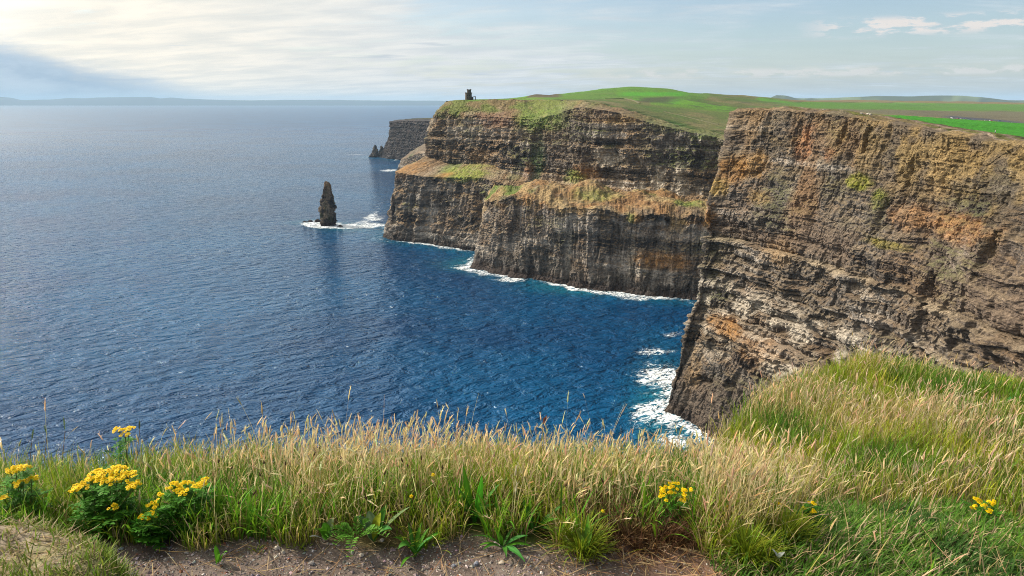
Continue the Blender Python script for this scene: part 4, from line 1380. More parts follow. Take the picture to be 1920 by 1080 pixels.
def edge_y(x, y):
    """depth of the cliff edge in the direction of x,y"""
    a = np.where(y > 0.8, x / np.maximum(y, 0.8), x / 0.8)
    e = np.interp(a, EA, epts[:, 1])
    return e


def seg_sd(x, y, poly):
    """signed distance (positive inside) to a convex counter clockwise polygon"""
    d = np.full(np.shape(x), 1e9)
    for (ax, ay), (bx, by) in zip(poly, poly[1:] + poly[:1]):
        ex, ey = bx - ax, by - ay
        l = math.hypot(ex, ey)
        d = np.minimum(d, (ex * (y - ay) - ey * (x - ax)) / l)
    return d


def gpt(px, py, z):
    return P(px, py, z=EYE + z)


b1 = gpt(-60, 938, -1.66); b2 = gpt(90, 958, -1.68); b3 = gpt(190, 1005, -1.72); b4 = gpt(240, 1068, -1.76); b5 = gpt(232, 1200, -1.8)
BANK = [(-4.0, -1.0), (b5[0], -1.0), (b5[0], b5[1]), (b4[0], b4[1]), (b3[0], b3[1]), (b2[0], b2[1]), (b1[0], b1[1]), (-4.0, b1[1] + .1)]


def bank(x, y):
    return seg_sd(x, y, BANK) + .03 * vn(x * 4, y * 4, 0, 801) + .015 * vn(x * 13, y * 13, 0, 802)


def verge_y(x):
    """near limit of the tall growth: the ragged edge of the gravel path"""
    v = np.interp(x, [-3, -1.55, -.8, 0, .3, .42, .55, .80, .93, 1.0, 1.4, 3, 9], [2.84, 2.86, 2.83, 2.81, 2.81, 2.87, 2.93, 2.82, 2.55, 2.2, 1.9, 1.6, 1.0])
    return v + .06 * vn(x * 5.0, 0 * x, 0, 803) + .04 * vn(x * 14, 0 * x, 0, 804)


def ground_z(x, y):
    x = np.asarray(x, float); y = np.asarray(y, float)
    e = edge_y(x, y)
    yy = np.minimum(y, e + .05)
    s = np.where(y > .3, yy / np.maximum(y, 1e-6), 1.0)
    z = g_rbf(np.stack([x * s, yy], 1))
    over = np.maximum(y - e, 0)
    z = z - over * 2.9 * sstep(0, .5, over) - over * .3
    z = z + .05 * fbm(x * 1.1, y * 1.1, 0, 3, 810) * sstep(2.7, 3.1, y) + .012 * fbm(x * 5, y * 5, 0, 2, 811)
    bk = bank(x, y)
    z = z + .20 * sstep(-.06, .10, bk) + .03 * fbm(x * 5, y * 5, 0, 3, 812) * sstep(0, .1, bk)
    pth = sstep(.05, -.10, y - verge_y(x)) * sstep(.0, -.05, bk)
    z = z + pth * (.012 * fbm(x * 16, y * 16, 0, 3, 813) - .035)
    return z


gx = np.concatenate([-np.geomspace(3.3, 60, 22)[::-1], np.arange(-3.2, 3.2, .022), np.geomspace(3.22, 11, 130), np.geomspace(11.5, 60, 14)])
gy = np.concatenate([np.arange(-4, 1.8, .25), np.arange(1.8, 3.2, .018), np.geomspace(3.22, 12, 120), np.geomspace(12.6, 70, 40)])
XX, YY = np.meshgrid(gx, gy, indexing='ij')
x_, y_ = XX.ravel(), YY.ravel()
z_ = np.maximum(ground_z(x_, y_), -4.0)
GV = np.stack([x_, y_, z_], 1)
gc = np.repeat(np.array([[0.085, 0.070, 0.030]]), len(GV), 0)          # litter and soil under the grass
gc = mixc(gc, (0.05, 0.065, 0.015), sstep(-.1, .3, fbm(x_ * 1.5, y_ * 1.5, 0, 3, 820)))
pmask = sstep(.06, -.03, y_ - verge_y(x_))
soil = np.repeat(np.array([[0.135, 0.105, 0.088]]), len(GV), 0)
soil = mixc(soil, (0.19, 0.155, 0.135), sstep(-.1, .5, fbm(x_ * 3, y_ * 3, 0, 4, 821)) * .7)
soil = mixc(soil, (0.125, 0.078, 0.056), sstep(.25, .55, x_ + .12 * vn(x_ * 6, y_ * 6, 0, 822)) * .9)
gc = lerp(gc, soil, pmask[:, None])
bm = sstep(0, .05, bank(x_, y_))
bc = lerp(np.array([[0.30, 0.245, 0.18]]), np.array([[0.20, 0.20, 0.085]]), sstep(-.2, .3, fbm(x_ * 6, y_ * 6, 0, 4, 823))[:, None])
gc = lerp(gc, bc, bm[:, None])
over = y_ - edge_y(x_, y_)
gc = mixc(gc, ROCK_M, sstep(1.0, 2.5, over))
M_SOIL = mat_vcol('soil', .95, .1, 38.0, .45, .012)
gr = mesh_np('ground', GV, grid_faces(len(gx), len(gy)), M_SOIL, colors=gc, smooth=True)
tag(gr, kind='structure')


def infrust(x, y, z, mar=560):
    X, Y, f = project(np.stack([x, y, z], 1))
    return (f > .3) & (X > -mar) & (X < 1920 + mar) & (Y < 1080 + mar * .8)


# ------------------------------------------------------------------ grass
def blades(base, h, az_, lean, curl, wid, c0, c1, L=4, tipw=.08, twist=None, mid=None):
    """ribbons growing from base; returns V,F,C"""
    n = len(base)
    ts = np.linspace(0, 1, L + 1)
    up = np.zeros((n, 3)); up[:, 2] = 1
    dr = np.stack([np.cos(az_), np.sin(az_), np.zeros(n)], 1)
    wa = az_ + np.pi / 2 if twist is None else twist
    wd = np.stack([np.cos(wa), np.sin(wa), np.zeros(n)], 1)
    V = np.empty((n, L + 1, 2, 3)); C_ = np.empty((n, L + 1, 2, 3))
    p = base.copy()
    for k, t_ in enumerate(ts):
        if k:
            ang = lean + curl * ((ts[k - 1] + t_) / 2) ** 1.6
            st_ = (h / L)
            p = p + (dr * np.sin(ang)[:, None] + up * np.cos(ang)[:, None]) * st_[:, None]
        ww = wid * (.75 + .5 * np.sin(np.pi * min(t_ * 1.25, 1)) if mid is None else mid[k]) * (1 if k < L else tipw)
        V[:, k, 0] = p - wd * ww[:, None] * .5
        V[:, k, 1] = p + wd * ww[:, None] * .5
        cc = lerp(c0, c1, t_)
        C_[:, k, 0] = cc; C_[:, k, 1] = cc
    tip = p
    idx = (np.arange(n) * (L + 1) * 2)[:, None]
    F = np.concatenate([np.stack([idx + 2 * k, idx + 2 * k + 1, idx + 2 * k + 3, idx + 2 * k + 2], -1).reshape(-1, 4) for k in range(L)])
    return V.reshape(-1, 3), F, C_.reshape(-1, 3), tip, (lean + curl)


class Pile:
    def __init__(self):
        self.V, self.F, self.C, self.n = [], [], [], 0

    def add(self, V, F, C_):
        self.V.append(V); self.F.append(np.asarray(F) + self.n); self.C.append(C_); self.n += len(V)

    def build(self, name, mat, parent=None, smooth=False):
        q = [f for f in self.F if f.shape[1] == 4]; t3 = [f for f in self.F if f.shape[1] == 3]
        F = [np.concatenate(a) for a in (q, t3) if a]
        return mesh_np(name, np.concatenate(self.V), F, mat, parent, colors=np.concatenate(self.C), smooth=smooth)


def scatter(n, x0, x1, y0, y1):
    x = rng.uniform(x0, x1, n); y = rng.uniform(y0, y1, n)
    return x, y


def ground_pts(x, y):
    z = ground_z(x, y)
    k = infrust(x, y, z + .3)
    return np.stack([x[k], y[k], z[k]], 1)


STRAW = np.array([0.72, 0.60, 0.36]); STRAW2 = np.array([0.53, 0.42, 0.23]); PINK = np.array([0.60, 0.48, 0.35])
GR1 = np.array([0.145, 0.245, 0.016]); GR2 = np.array([0.28, 0.31, 0.022]); GR3 = np.array([0.040, 0.150, 0.012]); OLIVE = np.array([0.33, 0.28, 0.06])


def vary(c, amt=.25):
    n = len(c)
    return np.clip(c * (1 + amt * rng.normal(size=(n, 1))) * (1 + .08 * rng.normal(size=(n, 3))), .004, .95)


PLANTS = [(1266, 2.98, .07), (1845, 3.15, .06), (1466, 3.02, .03), (1518, 3.02, .05), (942, 2.80, .10), (778, 2.78, .07), (890, 3.0, .05), (1010, 2.92, .06), (690, 2.86, .13), (612, 2.84, .06), (655, 2.83, .11), (1090, 2.74, .06)]


def in_tall(x, y):
    ok = (y > verge_y(x)) & (y < edge_y(x, y) + .12) & (bank(x, y) < -.03)
    for px, Y, r_ in PLANTS:                       # the leafy plants keep their own ground
        ok &= ~((np.abs(x - (px - 960) / FPX * Y / .905) < r_) & (y < Y + .05))
    return ok


# lawn like short growth at the lower right, and how dry each spot is
def lawn(x, y):
    X, Y, f = project(np.stack([x, y, ground_z(x, y)], 1))
    lim = np.interp(X, [1250, 1380, 1500, 1600, 1750, 1920, 2200], [1120, 1040, 975, 960, 945, 985, 1000])
    return sstep(-35, 25, Y - lim + 25 * vn(x * 4, y * 4, 0, 830))


def dryness(x, y):
    """0 green .. 1 straw, in the bands the slope shows"""
    a = x / np.maximum(y, 1)
    d = .52 + .40 * fbm(x * 1.1, y * 1.1, 0, 3, 831)
    X, Y, f = project(np.stack([x, y, ground_z(x, y) + .15], 1))
    right = sstep(1290, 1400, X)
    s = .50 + .95 * fbm(x * .9, y * .9, 0, 3, 832)
    s += .55 * np.exp(-(((X - 1750) / 330) ** 2 + ((Y - (775 + .12 * (X - 1600))) / 46) ** 2))
    s += .50 * np.exp(-(((X - 1450) / 190) ** 2 + ((Y - 745) / 40) ** 2)) * 0.7
    s += .45 * np.exp(-(((X - 1560) / 350) ** 2 + ((Y - 890) / 40) ** 2))
    s -= .95 * np.exp(-(((X - 1790) / 260) ** 2 + ((Y - 712) / 26) ** 2))
    s -= 1.0 * np.exp(-(((X - 1640) / 170) ** 2 + ((Y - 830) / 30) ** 2))
    s -= .85 * np.exp(-(((X - 1400) / 110) ** 2 + ((Y - 790) / 30) ** 2))
    s += .5 * sstep(688, 672, Y) * sstep(1780, 1860, X)
    d += .34 * sstep(420, 700, X) * sstep(1300, 1200, X) - .26 * sstep(460, 150, X)
    s -= .5 * np.exp(-(((X - 1600) / 130) ** 2 + ((Y - 700) / 20) ** 2))
    return np.clip(lerp(d, s, right), 0, 1)


def grass_base(n, x0, x1, y0, y1):
    x, y = scatter(n, x0, x1, y0, y1)
    k = in_tall(x, y)
    x, y = x[k], y[k]
    return x, y


green = Pile()
for n, x0, x1, y0, y1 in ((36000, -3.2, 1.3, 2.5, 4.5), (118000, .8, 8.6, 1.9, 9.4)):
    x, y = grass_base(n, x0, x1, y0, y1)
    lw = lawn(x, y)
    k = rng.random(len(x)) > lw * .97
    B = ground_pts(x[k], y[k])
    n_ = len(B)
    dr_ = dryness(B[:, 0], B[:, 1])
    g = fbm(B[:, 0] * 1.7, B[:, 1] * 1.7, 0, 3, 833)
    c = lerp(GR1[None], GR2[None], sstep(-.3, .35, g)[:, None])
    c = lerp(c, GR3[None], (sstep(.05, .4, fbm(B[:, 0] * 2.2, B[:, 1] * 2.2, 4, 3, 834)) * .75)[:, None])
    dead = rng.random(n_) < (.12 + .55 * dr_)
    c = np.where(dead[:, None], lerp(OLIVE[None], STRAW2[None], rng.random((n_, 1))), c)
    rightm = sstep(1.0, 1.6, B[:, 0] - .25 * (B[:, 1] - 3))
    ev = edge_y(B[:, 0], B[:, 1]) - B[:, 1]
    hh = rng.uniform(.12, .29, n_) * lerp(1.0, .80, rightm) * (.60 + .50 * sstep(.0, .5, B[:, 1] - verge_y(B[:, 0])))
    hh *= 1 + .35 * fbm(B[:, 0] * 1.3, B[:, 1] * 1.3, 9, 2, 835)
    az_ = rng.uniform(0, 2 * np.pi, n_)
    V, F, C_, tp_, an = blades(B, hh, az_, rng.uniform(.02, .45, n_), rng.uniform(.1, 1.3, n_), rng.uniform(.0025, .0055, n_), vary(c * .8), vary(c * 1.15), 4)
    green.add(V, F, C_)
# broad bright blades low in the front of the verge
x, y = scatter(13000, -2.6, 1.0, 2.78, 3.55)
k = in_tall(x, y) & (rng.random(len(x)) < np.clip(.15 + .55 * np.exp(-((x + .1) / .55) ** 2) + 1.4 * fbm(x * 2.6, y * 2.6, 0, 3, 838), 0, 1))
B = ground_pts(x[k], y[k]); n_ = len(B)
c = lerp(np.array([[0.05, 0.20, 0.010]]), np.array([[0.20, 0.34, 0.02]]), rng.random((n_, 1)))
V, F, C_, tp_, an = blades(B, rng.uniform(.10, .27, n_), rng.uniform(0, 6.28, n_), rng.uniform(.05, .6, n_), rng.uniform(.2, 1.3, n_), rng.uniform(.0045, .0085, n_), vary(c * .85), vary(c * 1.15), 5)
green.add(V, F, C_)
o = green.build('meadow_grass', M_BLADE)
tag(o, kind='stuff')


# flowering straw stems with soft heads
def panicles(tip, ang, az_, ln, wd, c):
    """feathery seed heads: three crossed ragged lens shapes following the stem's bend"""
    n = len(tip)
    P_ = Pile()
    dr = np.stack([np.cos(az_), np.sin(az_), np.zeros(n)], 1)
    for k in range(3):
        L = 5
        prof = [.35, .95, 1.0, .75, .42, .08] if k == 0 else list(np.clip(np.array([.3, .9, 1., .7, .4, .08]) * rng.uniform(.75, 1.15, 6), .05, 1.2))
        V, F, C_, t_, a_ = blades(tip, ln, az_, ang, rng.uniform(.0, .5, n), wd, c * .92, c * 1.08, L, 1.0, twist=az_ + np.pi / 2 + k * np.pi / 3 + rng.uniform(-.2, .2, n), mid=prof)
        P_.add(V, F, C_)
    # loose spikelets
    for k in range(5):
        f = rng.uniform(.1, .95, n)
        p0 = tip + (dr * np.sin(ang)[:, None] + np.array([[0, 0, 1.]]) * np.cos(ang)[:, None]) * (ln * f)[:, None]
        a2 = rng.uniform(0, 2 * np.pi, n)
        V, F, C_, t_, a_ = blades(p0, ln * rng.uniform(.16, .3, n), a2, ang * .5 + rng.uniform(.2, .7, n), rng.uniform(0, .4, n), wd * .32, c, c * 1.1, 1, .3)
        P_.add(V, F, C_)
    return P_


dry = Pile()
heads = Pile()
for n, x0, x1, y0, y1, big in ((11500, -3.2, 1.3, 2.6, 4.5, 1), (30000, .8, 8.6, 2.2, 9.4, 0)):
    x, y = grass_base(n, x0, x1, y0, y1)
    lw = lawn(x, y)
    dn = dryness(x, y)
    front = y - verge_y(x)
    clump = np.clip(.55 + 1.5 * fbm(x * 5.5, y * 5.5, 0, 2, 837), .04, 1)
    keep = rng.random(len(x)) < np.clip(dn * 1.6 - .25, 0.02, 1) * np.maximum(clump, .22) * (1 - lw * .95) * (sstep(-.02, .45, front) * .85 + .15)
    B = ground_pts(x[keep], y[keep])
    n_ = len(B)
    rightm = sstep(1.0, 1.6, B[:, 0] - .25 * (B[:, 1] - 3))
    hh = rng.normal(.27, .06, n_).clip(.10, .48) * lerp(1.0, .78, rightm) * np.where(rng.random(n_) < .05, 1.5, 1.0)
    hh *= 1 + .40 * fbm(B[:, 0] * 2.0, B[:, 1] * 2.0, 3, 3, 836)
    # one side windswept clumps
    az_ = np.where(rng.random(n_) < .4, rng.normal(-.2, .9, n_), rng.uniform(0, 2 * np.pi, n_))
    lean = np.abs(rng.normal(.10, .16, n_)); curl = np.abs(rng.normal(.15, .28, n_))
    bent = rng.random(n_) < .10
    lean = np.where(bent, rng.uniform(.5, 1.1, n_), lean); curl = np.where(rng.random(n_) < .12, rng.uniform(.7, 1.7, n_), curl)
    c = lerp(STRAW[None], STRAW2[None], rng.random((n_, 1)))
    c = lerp(c, PINK[None], (rightm * .45)[:, None])
    low = lerp(OLIVE[None], c, .45)
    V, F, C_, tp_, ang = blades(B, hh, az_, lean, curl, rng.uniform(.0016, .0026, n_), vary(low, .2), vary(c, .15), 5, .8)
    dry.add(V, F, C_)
    hd = rng.random(n_) < .86
    m_ = int(hd.sum())
    hp = panicles(tp_[hd], ang[hd], az_[hd], rng.uniform(.035, .085, m_), rng.uniform(.005, .0105, m_), vary(np.clip(c[hd] * 1.12, 0, .9), .17))
    for V, F, C_ in zip(hp.V, hp.F, hp.C):
        pass
    off = heads.n
    for V, F, C_ in zip(hp.V, hp.F, hp.C):
        heads.V.append(V); heads.F.append(F + off); heads.C.append(C_)
    heads.n += hp.n
o = dry.build('dry_grass', M_BLADE)
tag(o, kind='stuff')
o = heads.build('grass_seed_heads', M_BLADE)
tag(o, kind='stuff')

# turf: short green at the lower right, trampled bank on the left, tufts along the path
turf = Pile()
x, y = scatter(110000, .75, 5.6, 1.2, 4.3)
lw = lawn(x, y)
k = (rng.random(len(x)) < lw) & (y > verge_y(x) - .03)
B = ground_pts(x[k], y[k]); n_ = len(B)
c = lerp(np.array([[0.055, 0.17, 0.012]]), np.array([[0.13, 0.22, 0.03]]), rng.random((n_, 1)))
c = lerp(c, np.array([[0.03, 0.085, 0.015]]), (sstep(0, .4, fbm(B[:, 0] * 3, B[:, 1] * 3, 0, 3, 840)) * .8)[:, None])
dd = rng.random(n_) < .16
c = np.where(dd[:, None], STRAW2[None] * .75, c)
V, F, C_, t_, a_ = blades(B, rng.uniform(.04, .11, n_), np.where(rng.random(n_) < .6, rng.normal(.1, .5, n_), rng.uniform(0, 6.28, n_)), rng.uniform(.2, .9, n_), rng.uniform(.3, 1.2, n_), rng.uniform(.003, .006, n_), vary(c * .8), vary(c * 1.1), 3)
turf.add(V, F, C_)
x, y = scatter(60000, -3.4, -1.2, 1.5, 3.1)
bk = bank(x, y)
rim_ = np.exp(-((bk - .02) / .04) ** 2)
ptc = sstep(-.25, .2, fbm(x * 2.6, y * 2.6, 0, 3, 841) - .9 * sstep(2.1, 2.7, y - .5 * (x + 2)) + .25)
k = (bk > -.03)
k &= rng.random(len(x)) < np.clip(.25 + .6 * ptc + .7 * rim_, 0, 1)
pk = np.clip(ptc + rim_, 0, 1)[k]
B = ground_pts(x[k], y[k])
kk = infrust(x[k], y[k], ground_z(x[k], y[k]) + .3)
pk = pk[kk]; n_ = len(B)
gsel = rng.random(n_) < .30 + .65 * pk
c = np.where(gsel[:, None], lerp(np.array([[0.11, 0.20, 0.018]]), np.array([[0.20, 0.25, 0.035]]), rng.random((n_, 1))), lerp(np.array([[0.36, 0.28, 0.14]]), np.array([[0.25, 0.21, 0.09]]), rng.random((n_, 1))))
V, F, C_, t_, a_ = blades(B, np.where(gsel, rng.uniform(.03, .085, n_), rng.uniform(.03, .10, n_)), rng.uniform(0, 6.28, n_), np.where(gsel, rng.uniform(.2, 1.0, n_), rng.uniform(.9, 1.5, n_)), rng.uniform(.1, .5, n_), rng.uniform(.0025, .005, n_), vary(c * .85), vary(c * 1.1), 2)
turf.add(V, F, C_)
# tufts that spill on to the gravel
for tx, ty, nn_, hr, grn in ((gpt(1090, 1040, -1.93)[0], gpt(1090, 1040, -1.93)[1], 420, .17, 1), (gpt(1400, 1060, -1.93)[0], gpt(1400, 1060, -1.93)[1], 700, .15, 1), (gpt(300, 1000, -1.93)[0], gpt(300, 1000, -1.93)[1], 160, .10, 1), (gpt(1470, 1020, -1.93)[0], gpt(1470, 1020, -1.93)[1], 600, .15, 1),
                             (gpt(565, 1035, -1.93)[0], gpt(565, 1035, -1.93)[1], 30, .03, 1), (gpt(480, 1030, -1.93)[0], gpt(480, 1030, -1.93)[1], 24, .03, 1), (gpt(800, 1020, -1.93)[0], gpt(800, 1020, -1.93)[1], 120, .10, 1), (gpt(1180, 1010, -1.93)[0], gpt(1180, 1010, -1.93)[1], 130, .10, 0), (gpt(1250, 1000, -1.93)[0], gpt(1250, 1000, -1.93)[1], 120, .10, 0)):
    r_ = np.abs(rng.normal(0, .05 if nn_ > 100 else .03, nn_)); a0 = rng.uniform(0, 6.28, nn_)
    B = np.stack([tx + r_ * np.cos(a0), ty + r_ * np.sin(a0) * .7, np.zeros(nn_)], 1)
    B[:, 2] = ground_z(B[:, 0], B[:, 1])
    c = lerp(GR1[None], GR2[None], rng.random((nn_, 1))) if grn else lerp(np.array([[.30, .17, .07]]), np.array([[.45, .30, .14]]), rng.random((nn_, 1)))
    V, F, C_, t_, a_ = blades(B, hr * rng.uniform(.5, 1.2, nn_), a0, rng.uniform(.1, .8, nn_), rng.uniform(.3, 1.3, nn_), rng.uniform(.002, .0045, nn_), vary(c * .8), vary(c * 1.1), 4)
    turf.add(V, F, C_)
o = turf.build('turf', M_BLADE)
tag(o, kind='stuff')

# fallen straw on bank, soil and grass
lit = Pile()
for n, x0, x1, y0, y1, fn_ in ((170, -3, -1.3, 1.9, 3.0, 'b'), (900, .15, 1.15, 2.55, 3.3, 's'), (260, -1.6, .6, 2.45, 2.95, 's'), (420, 1.0, 3.6, 2.2, 3.8, 'l')):
    x, y = scatter(n, x0, x1, y0, y1)
    if fn_ == 'b':
        k = bank(x, y) > .03
    elif fn_ == 'l':
        k = lawn(x, y) > .4
    else:
        k = np.abs(y - verge_y(x)) < (.22 if x0 > 0 else .5)
    B = ground_pts(x[k], y[k]); n_ = len(B)
    B[:, 2] += .01 + .04 * rng.random(n_) * (fn_ == 'l')
    c = lerp(STRAW2[None], np.array([[.30, .15, .06]]), rng.random((n_, 1)) * (1 if fn_ == 's' else .3))
    V, F, C_, t_, a_ = blades(B, rng.uniform(.05, .28 if fn_ == 'l' else .15, n_), rng.uniform(0, 6.28, n_), rng.uniform(1.25, 1.62, n_), rng.uniform(-.3, .25, n_), rng.uniform(.0018, .0032, n_), vary(c), vary(c), 4, .8)
    lit.add(V, F, C_)
o = lit.build('fallen_straw', M_BLADE)
tag(o, kind='stuff')

# brown dead scrub at the foot of the dry grass, right of the middle
br = Pile()
x, y = scatter(6000, .22, 1.05, 2.80, 3.4)
k = rng.random(len(x)) < sstep(-.15, .25, fbm(x * 4, y * 4, 0, 3, 845) + .25)
B = ground_pts(x[k], y[k]); n_ = len(B)
c = lerp(np.array([[0.07, 0.035, 0.02]]), np.array([[0.22, 0.12, 0.05]]), rng.random((n_, 1)) ** 1.5)
V, F, C_, t_, a_ = blades(B, rng.uniform(.06, .2, n_), rng.uniform(0, 6.28, n_), rng.uniform(.2, 1.3, n_), rng.uniform(.2, 1.6, n_), rng.uniform(.002, .005, n_), vary(c), vary(c), 4)
br.add(V, F, C_)
o = br.build('dead_scrub', M_BLADE)
tag(o, kind='stuff')

# gravel
gv = Pile()
n = 15000
x, y = scatter(n, -1.8, 1.3, 2.3, 2.98)
k = (y < verge_y(x) + .02) & (bank(x, y) < -.01) & (rng.random(n) < lerp(1.0, .35, sstep(.2, .6, x)))
B = ground_pts(x[k], y[k]); n_ = len(B)
r_ = np.clip(rng.lognormal(-5.6, .55, n_), .0014, .012)
oct_ = np.array([[1, 0, 0], [0, 1, 0], [-1, 0, 0], [0, -1, 0], [0, 0, 1.], [0, 0, -1.]])
of = np.array([[0, 1, 4], [1, 2, 4], [2, 3, 4], [3, 0, 4], [1, 0, 5], [2, 1, 5], [3, 2, 5], [0, 3, 5]])
rot_ = rng.uniform(0, 6.28, n_)
J = oct_[None] * rng.uniform(.6, 1.25, (n_, 6, 1)) * np.array([1, .8, .6]) + rng.normal(0, .15, (n_, 6, 3))
cx, sx = np.cos(rot_)[:, None], np.sin(rot_)[:, None]
V = np.stack([J[..., 0] * cx - J[..., 1] * sx, J[..., 0] * sx + J[..., 1] * cx, J[..., 2]], -1) * r_[:, None, None] + (B + np.array([0, 0, .001]))[:, None]
F = (np.arange(n_) * 6)[:, None, None] + of[None]
c = lerp(np.array([[0.19, 0.16, 0.145]]), np.array([[0.48, 0.42, 0.38]]), rng.random((n_, 1)) ** 2.0)
c = np.where(rng.random((n_, 1)) < .12, np.array([[0.25, 0.12, 0.07]]), c)
C_ = np.repeat(vary(c, .15), 6, 0)
o = mesh_np('gravel', V.reshape(-1, 3), F.reshape(-1, 3), M_STONE, colors=C_)
tag(o, kind='stuff')
SG = 'loose stones on the gravel path'
for k, (px, py, r_, lab) in enumerate(((521, 1037, .016, 'pale squarish stone at the left of the gravel path'), (532, 1045, .012, 'small pale wedge stone next to the squarish one on the path'), (585, 1062, .017, 'grey stone lowest on the path, left of the ferny leaves'), (678, 1048, .014, 'flat beige stone on the path below the ferny leaves'),
                                      (716, 1018, .013, 'flat grey stone on the path just right of the ferny leaf tip'), (851, 1062, .012, 'blue grey stone near the frame bottom below the green rosette'), (893, 1062, .015, 'light grey stone between the blue grey and the round one'), (941, 1060, .016, 'round pale stone on the path below the middle rosette'),
                                      (861, 1057, .010, 'beige pebble beside the blue grey stone'), (911, 1044, .011, 'brown pebble just below the middle rosette'), (1272, 1064, .014, 'dark stone on the red brown soil at the right'), (1332, 1040, .020, 'dark clod at the right edge of the bare soil'), (1292, 1050, .012, 'dark pebble on the bare red brown soil'), (420, 1040, .013, 'grey stone on the path near the yellow flowers'), (350, 1040, .012, 'small grey stone nearest the trampled bank'))):
    q = gpt(px, py, -1.94)
    zz = float(ground_z(np.array([q[0]]), np.array([q[1]]))[0])
    s_ = stone_mesh('stone', r_, 850 + k, (0.05, 0.042, 0.04) if 'dark' in lab else ((0.16, 0.17, 0.20) if 'blue' in lab else ((0.40, 0.35, 0.29) if 'pale' in lab or 'beige' in lab else (0.26, 0.235, 0.215))), sub=1)
    s_.location = (q[0], q[1], zz + r_ * .25)
    s_.rotation_euler = (0, 0, k * 1.3)
    tag(s_, lab, 'stone', SG)


# ------------------------------------------------------------------ leafy plants
def leaf_geo(p0, p1, width, col, bend=.25, fold=.25, shape='lance', L=9, roll=0.0, wavy=.0, seed=0):
    """a leaf blade from p0 to p1 with mid rib fold; returns V,F,C"""
    p0 = np.array(p0, float); p1 = np.array(p1, float)
    ax = p1 - p0; ln = np.linalg.norm(ax); ax /= ln
    up = np.array([0, 0, 1.]); side = np.cross(ax, up)
    if np.linalg.norm(side) < .2:
        side = np.array([1., 0, 0])
    side /= np.linalg.norm(side)
    nrm = np.cross(side, ax)
    side, nrm = side * math.cos(roll) + nrm * math.sin(roll), nrm * math.cos(roll) - side * math.sin(roll)
    t_ = np.linspace(0, 1, L)
    if shape == 'lance':
        wv = np.sin(np.pi * t_ ** .85) ** .9 + .10 * (1 - t_)
    elif shape == 'broad':
        wv = np.sin(np.pi * np.clip(t_, 0, 1) ** .6) ** .75
    else:
        wv = np.sin(np.pi * t_) ** .6
    wv = np.maximum(wv, .03)
    V, C_ = [], []
    rs = np.random.default_rng(seed)
    for k, tt in enumerate(t_):
        c = p0 + ax * ln * tt + np.array([0, 0, 1]) * ln * bend * (tt * (1 - tt)) * 1.6 - np.array([0, 0, 1]) * ln * max(bend, 0) * tt ** 2 * .35
        for s_ in (-1, -.5, 0, .5, 1):
            wob = 1 + wavy * rs.normal()
            V.append(c + side * s_ * wv[k] * width * .5 * wob + nrm * abs(s_) * fold * wv[k] * width * .5 + nrm * wavy * .2 * width * rs.normal() * abs(s_))
            C_.append(np.array(col) * (1.25 if s_ == 0 else (1.0 + .1 * rs.normal())))
    F = grid_faces(L, 5)
    return np.array(V), F, np.clip(np.array(C_), .003, 1)


def add_leaf(parent, geo, name='leaf'):
    V, F, C_ = geo
    return mesh_np(name, V, F, M_LEAF, parent, colors=C_, smooth=True)


def local(px, py, Y, org):
    return P(px, py, Y=Y) - org


def gbase(px, Y):
    """ground point under the photo column px at depth Y"""
    xc = (px - 960) / FPX
    x = xc * Y / .93
    for _ in range(4):
        z = float(ground_z(np.array([x]), np.array([Y]))[0])
        v = np.array([[x, Y, z]])
        X, _, f = project(v)
        x += (px - X[0]) * f[0] / FPX
    return np.array([x, Y, z])


LG = (0.075, 0.225, 0.014); MG = (0.045, 0.150, 0.016); BG = (0.05, 0.20, 0.035)


def leaf_plant(name, label, px, Y, leaves, cat='plant', group=None):
    """leaves: (px tip, py tip, Y tip, width, colour, shape, bend)"""
    b = gbase(px, Y)
    e = empty(name, b)
    tag(e, label, cat, group)
    for k, (tx, ty, tY, wd, cl, sh, bd) in enumerate(leaves):
        tip = P(tx, ty, Y=tY) - b
        st_ = np.array([random.uniform(-.008, .008), random.uniform(-.008, .008), .004])
        add_leaf(e, leaf_geo(st_, tip, wd, np.array(cl) * random.uniform(.85, 1.15), bd, .3, sh, 9, random.uniform(-.4, .4), .04, k + int(px)))
    return e


PG = 'leafy rosettes along the path edge'
leaf_plant('plantain_plant', 'bright green narrow leaved rosette sprawling on the path edge at the middle', 942, 2.80, [(898, 1018, 2.76, .022, LG, 'lance', .3), (985, 1047, 2.66, .026, BG, 'lance', .3), (925, 985, 2.82, .024, LG, 'lance', .2), (935, 997, 2.76, .022, LG, 'lance', .2), (990, 1000, 2.78, .02, BG, 'lance', .2), (965, 985, 2.85, .022, MG, 'lance', .2), (905, 1025, 2.70, .02, MG, 'lance', .3), (1000, 1020, 2.76, .018, LG, 'lance', .3), (880, 1000, 2.84, .022, MG, 'lance', .35), (950, 1040, 2.68, .02, MG, 'lance', .3)], 'plant', PG)
leaf_plant('plantain_plant', 'curled dark green rosette spilling on gravel right of the ferny leaves', 778, 2.78, [(745, 1018, 2.72, .05, MG, 'broad', .6), (750, 1060, 2.60, .02, LG, 'lance', .2), (735, 1000, 2.82, .03, LG, 'lance', .4), (805, 985, 2.84, .02, LG, 'lance', .2), (815, 1000, 2.80, .02, BG, 'lance', .3), (790, 975, 2.9, .02, LG, 'lance', .2), (765, 975, 2.86, .018, MG, 'lance', .2), (830, 990, 2.85, .02, LG, 'lance', .3)], 'plant', PG)
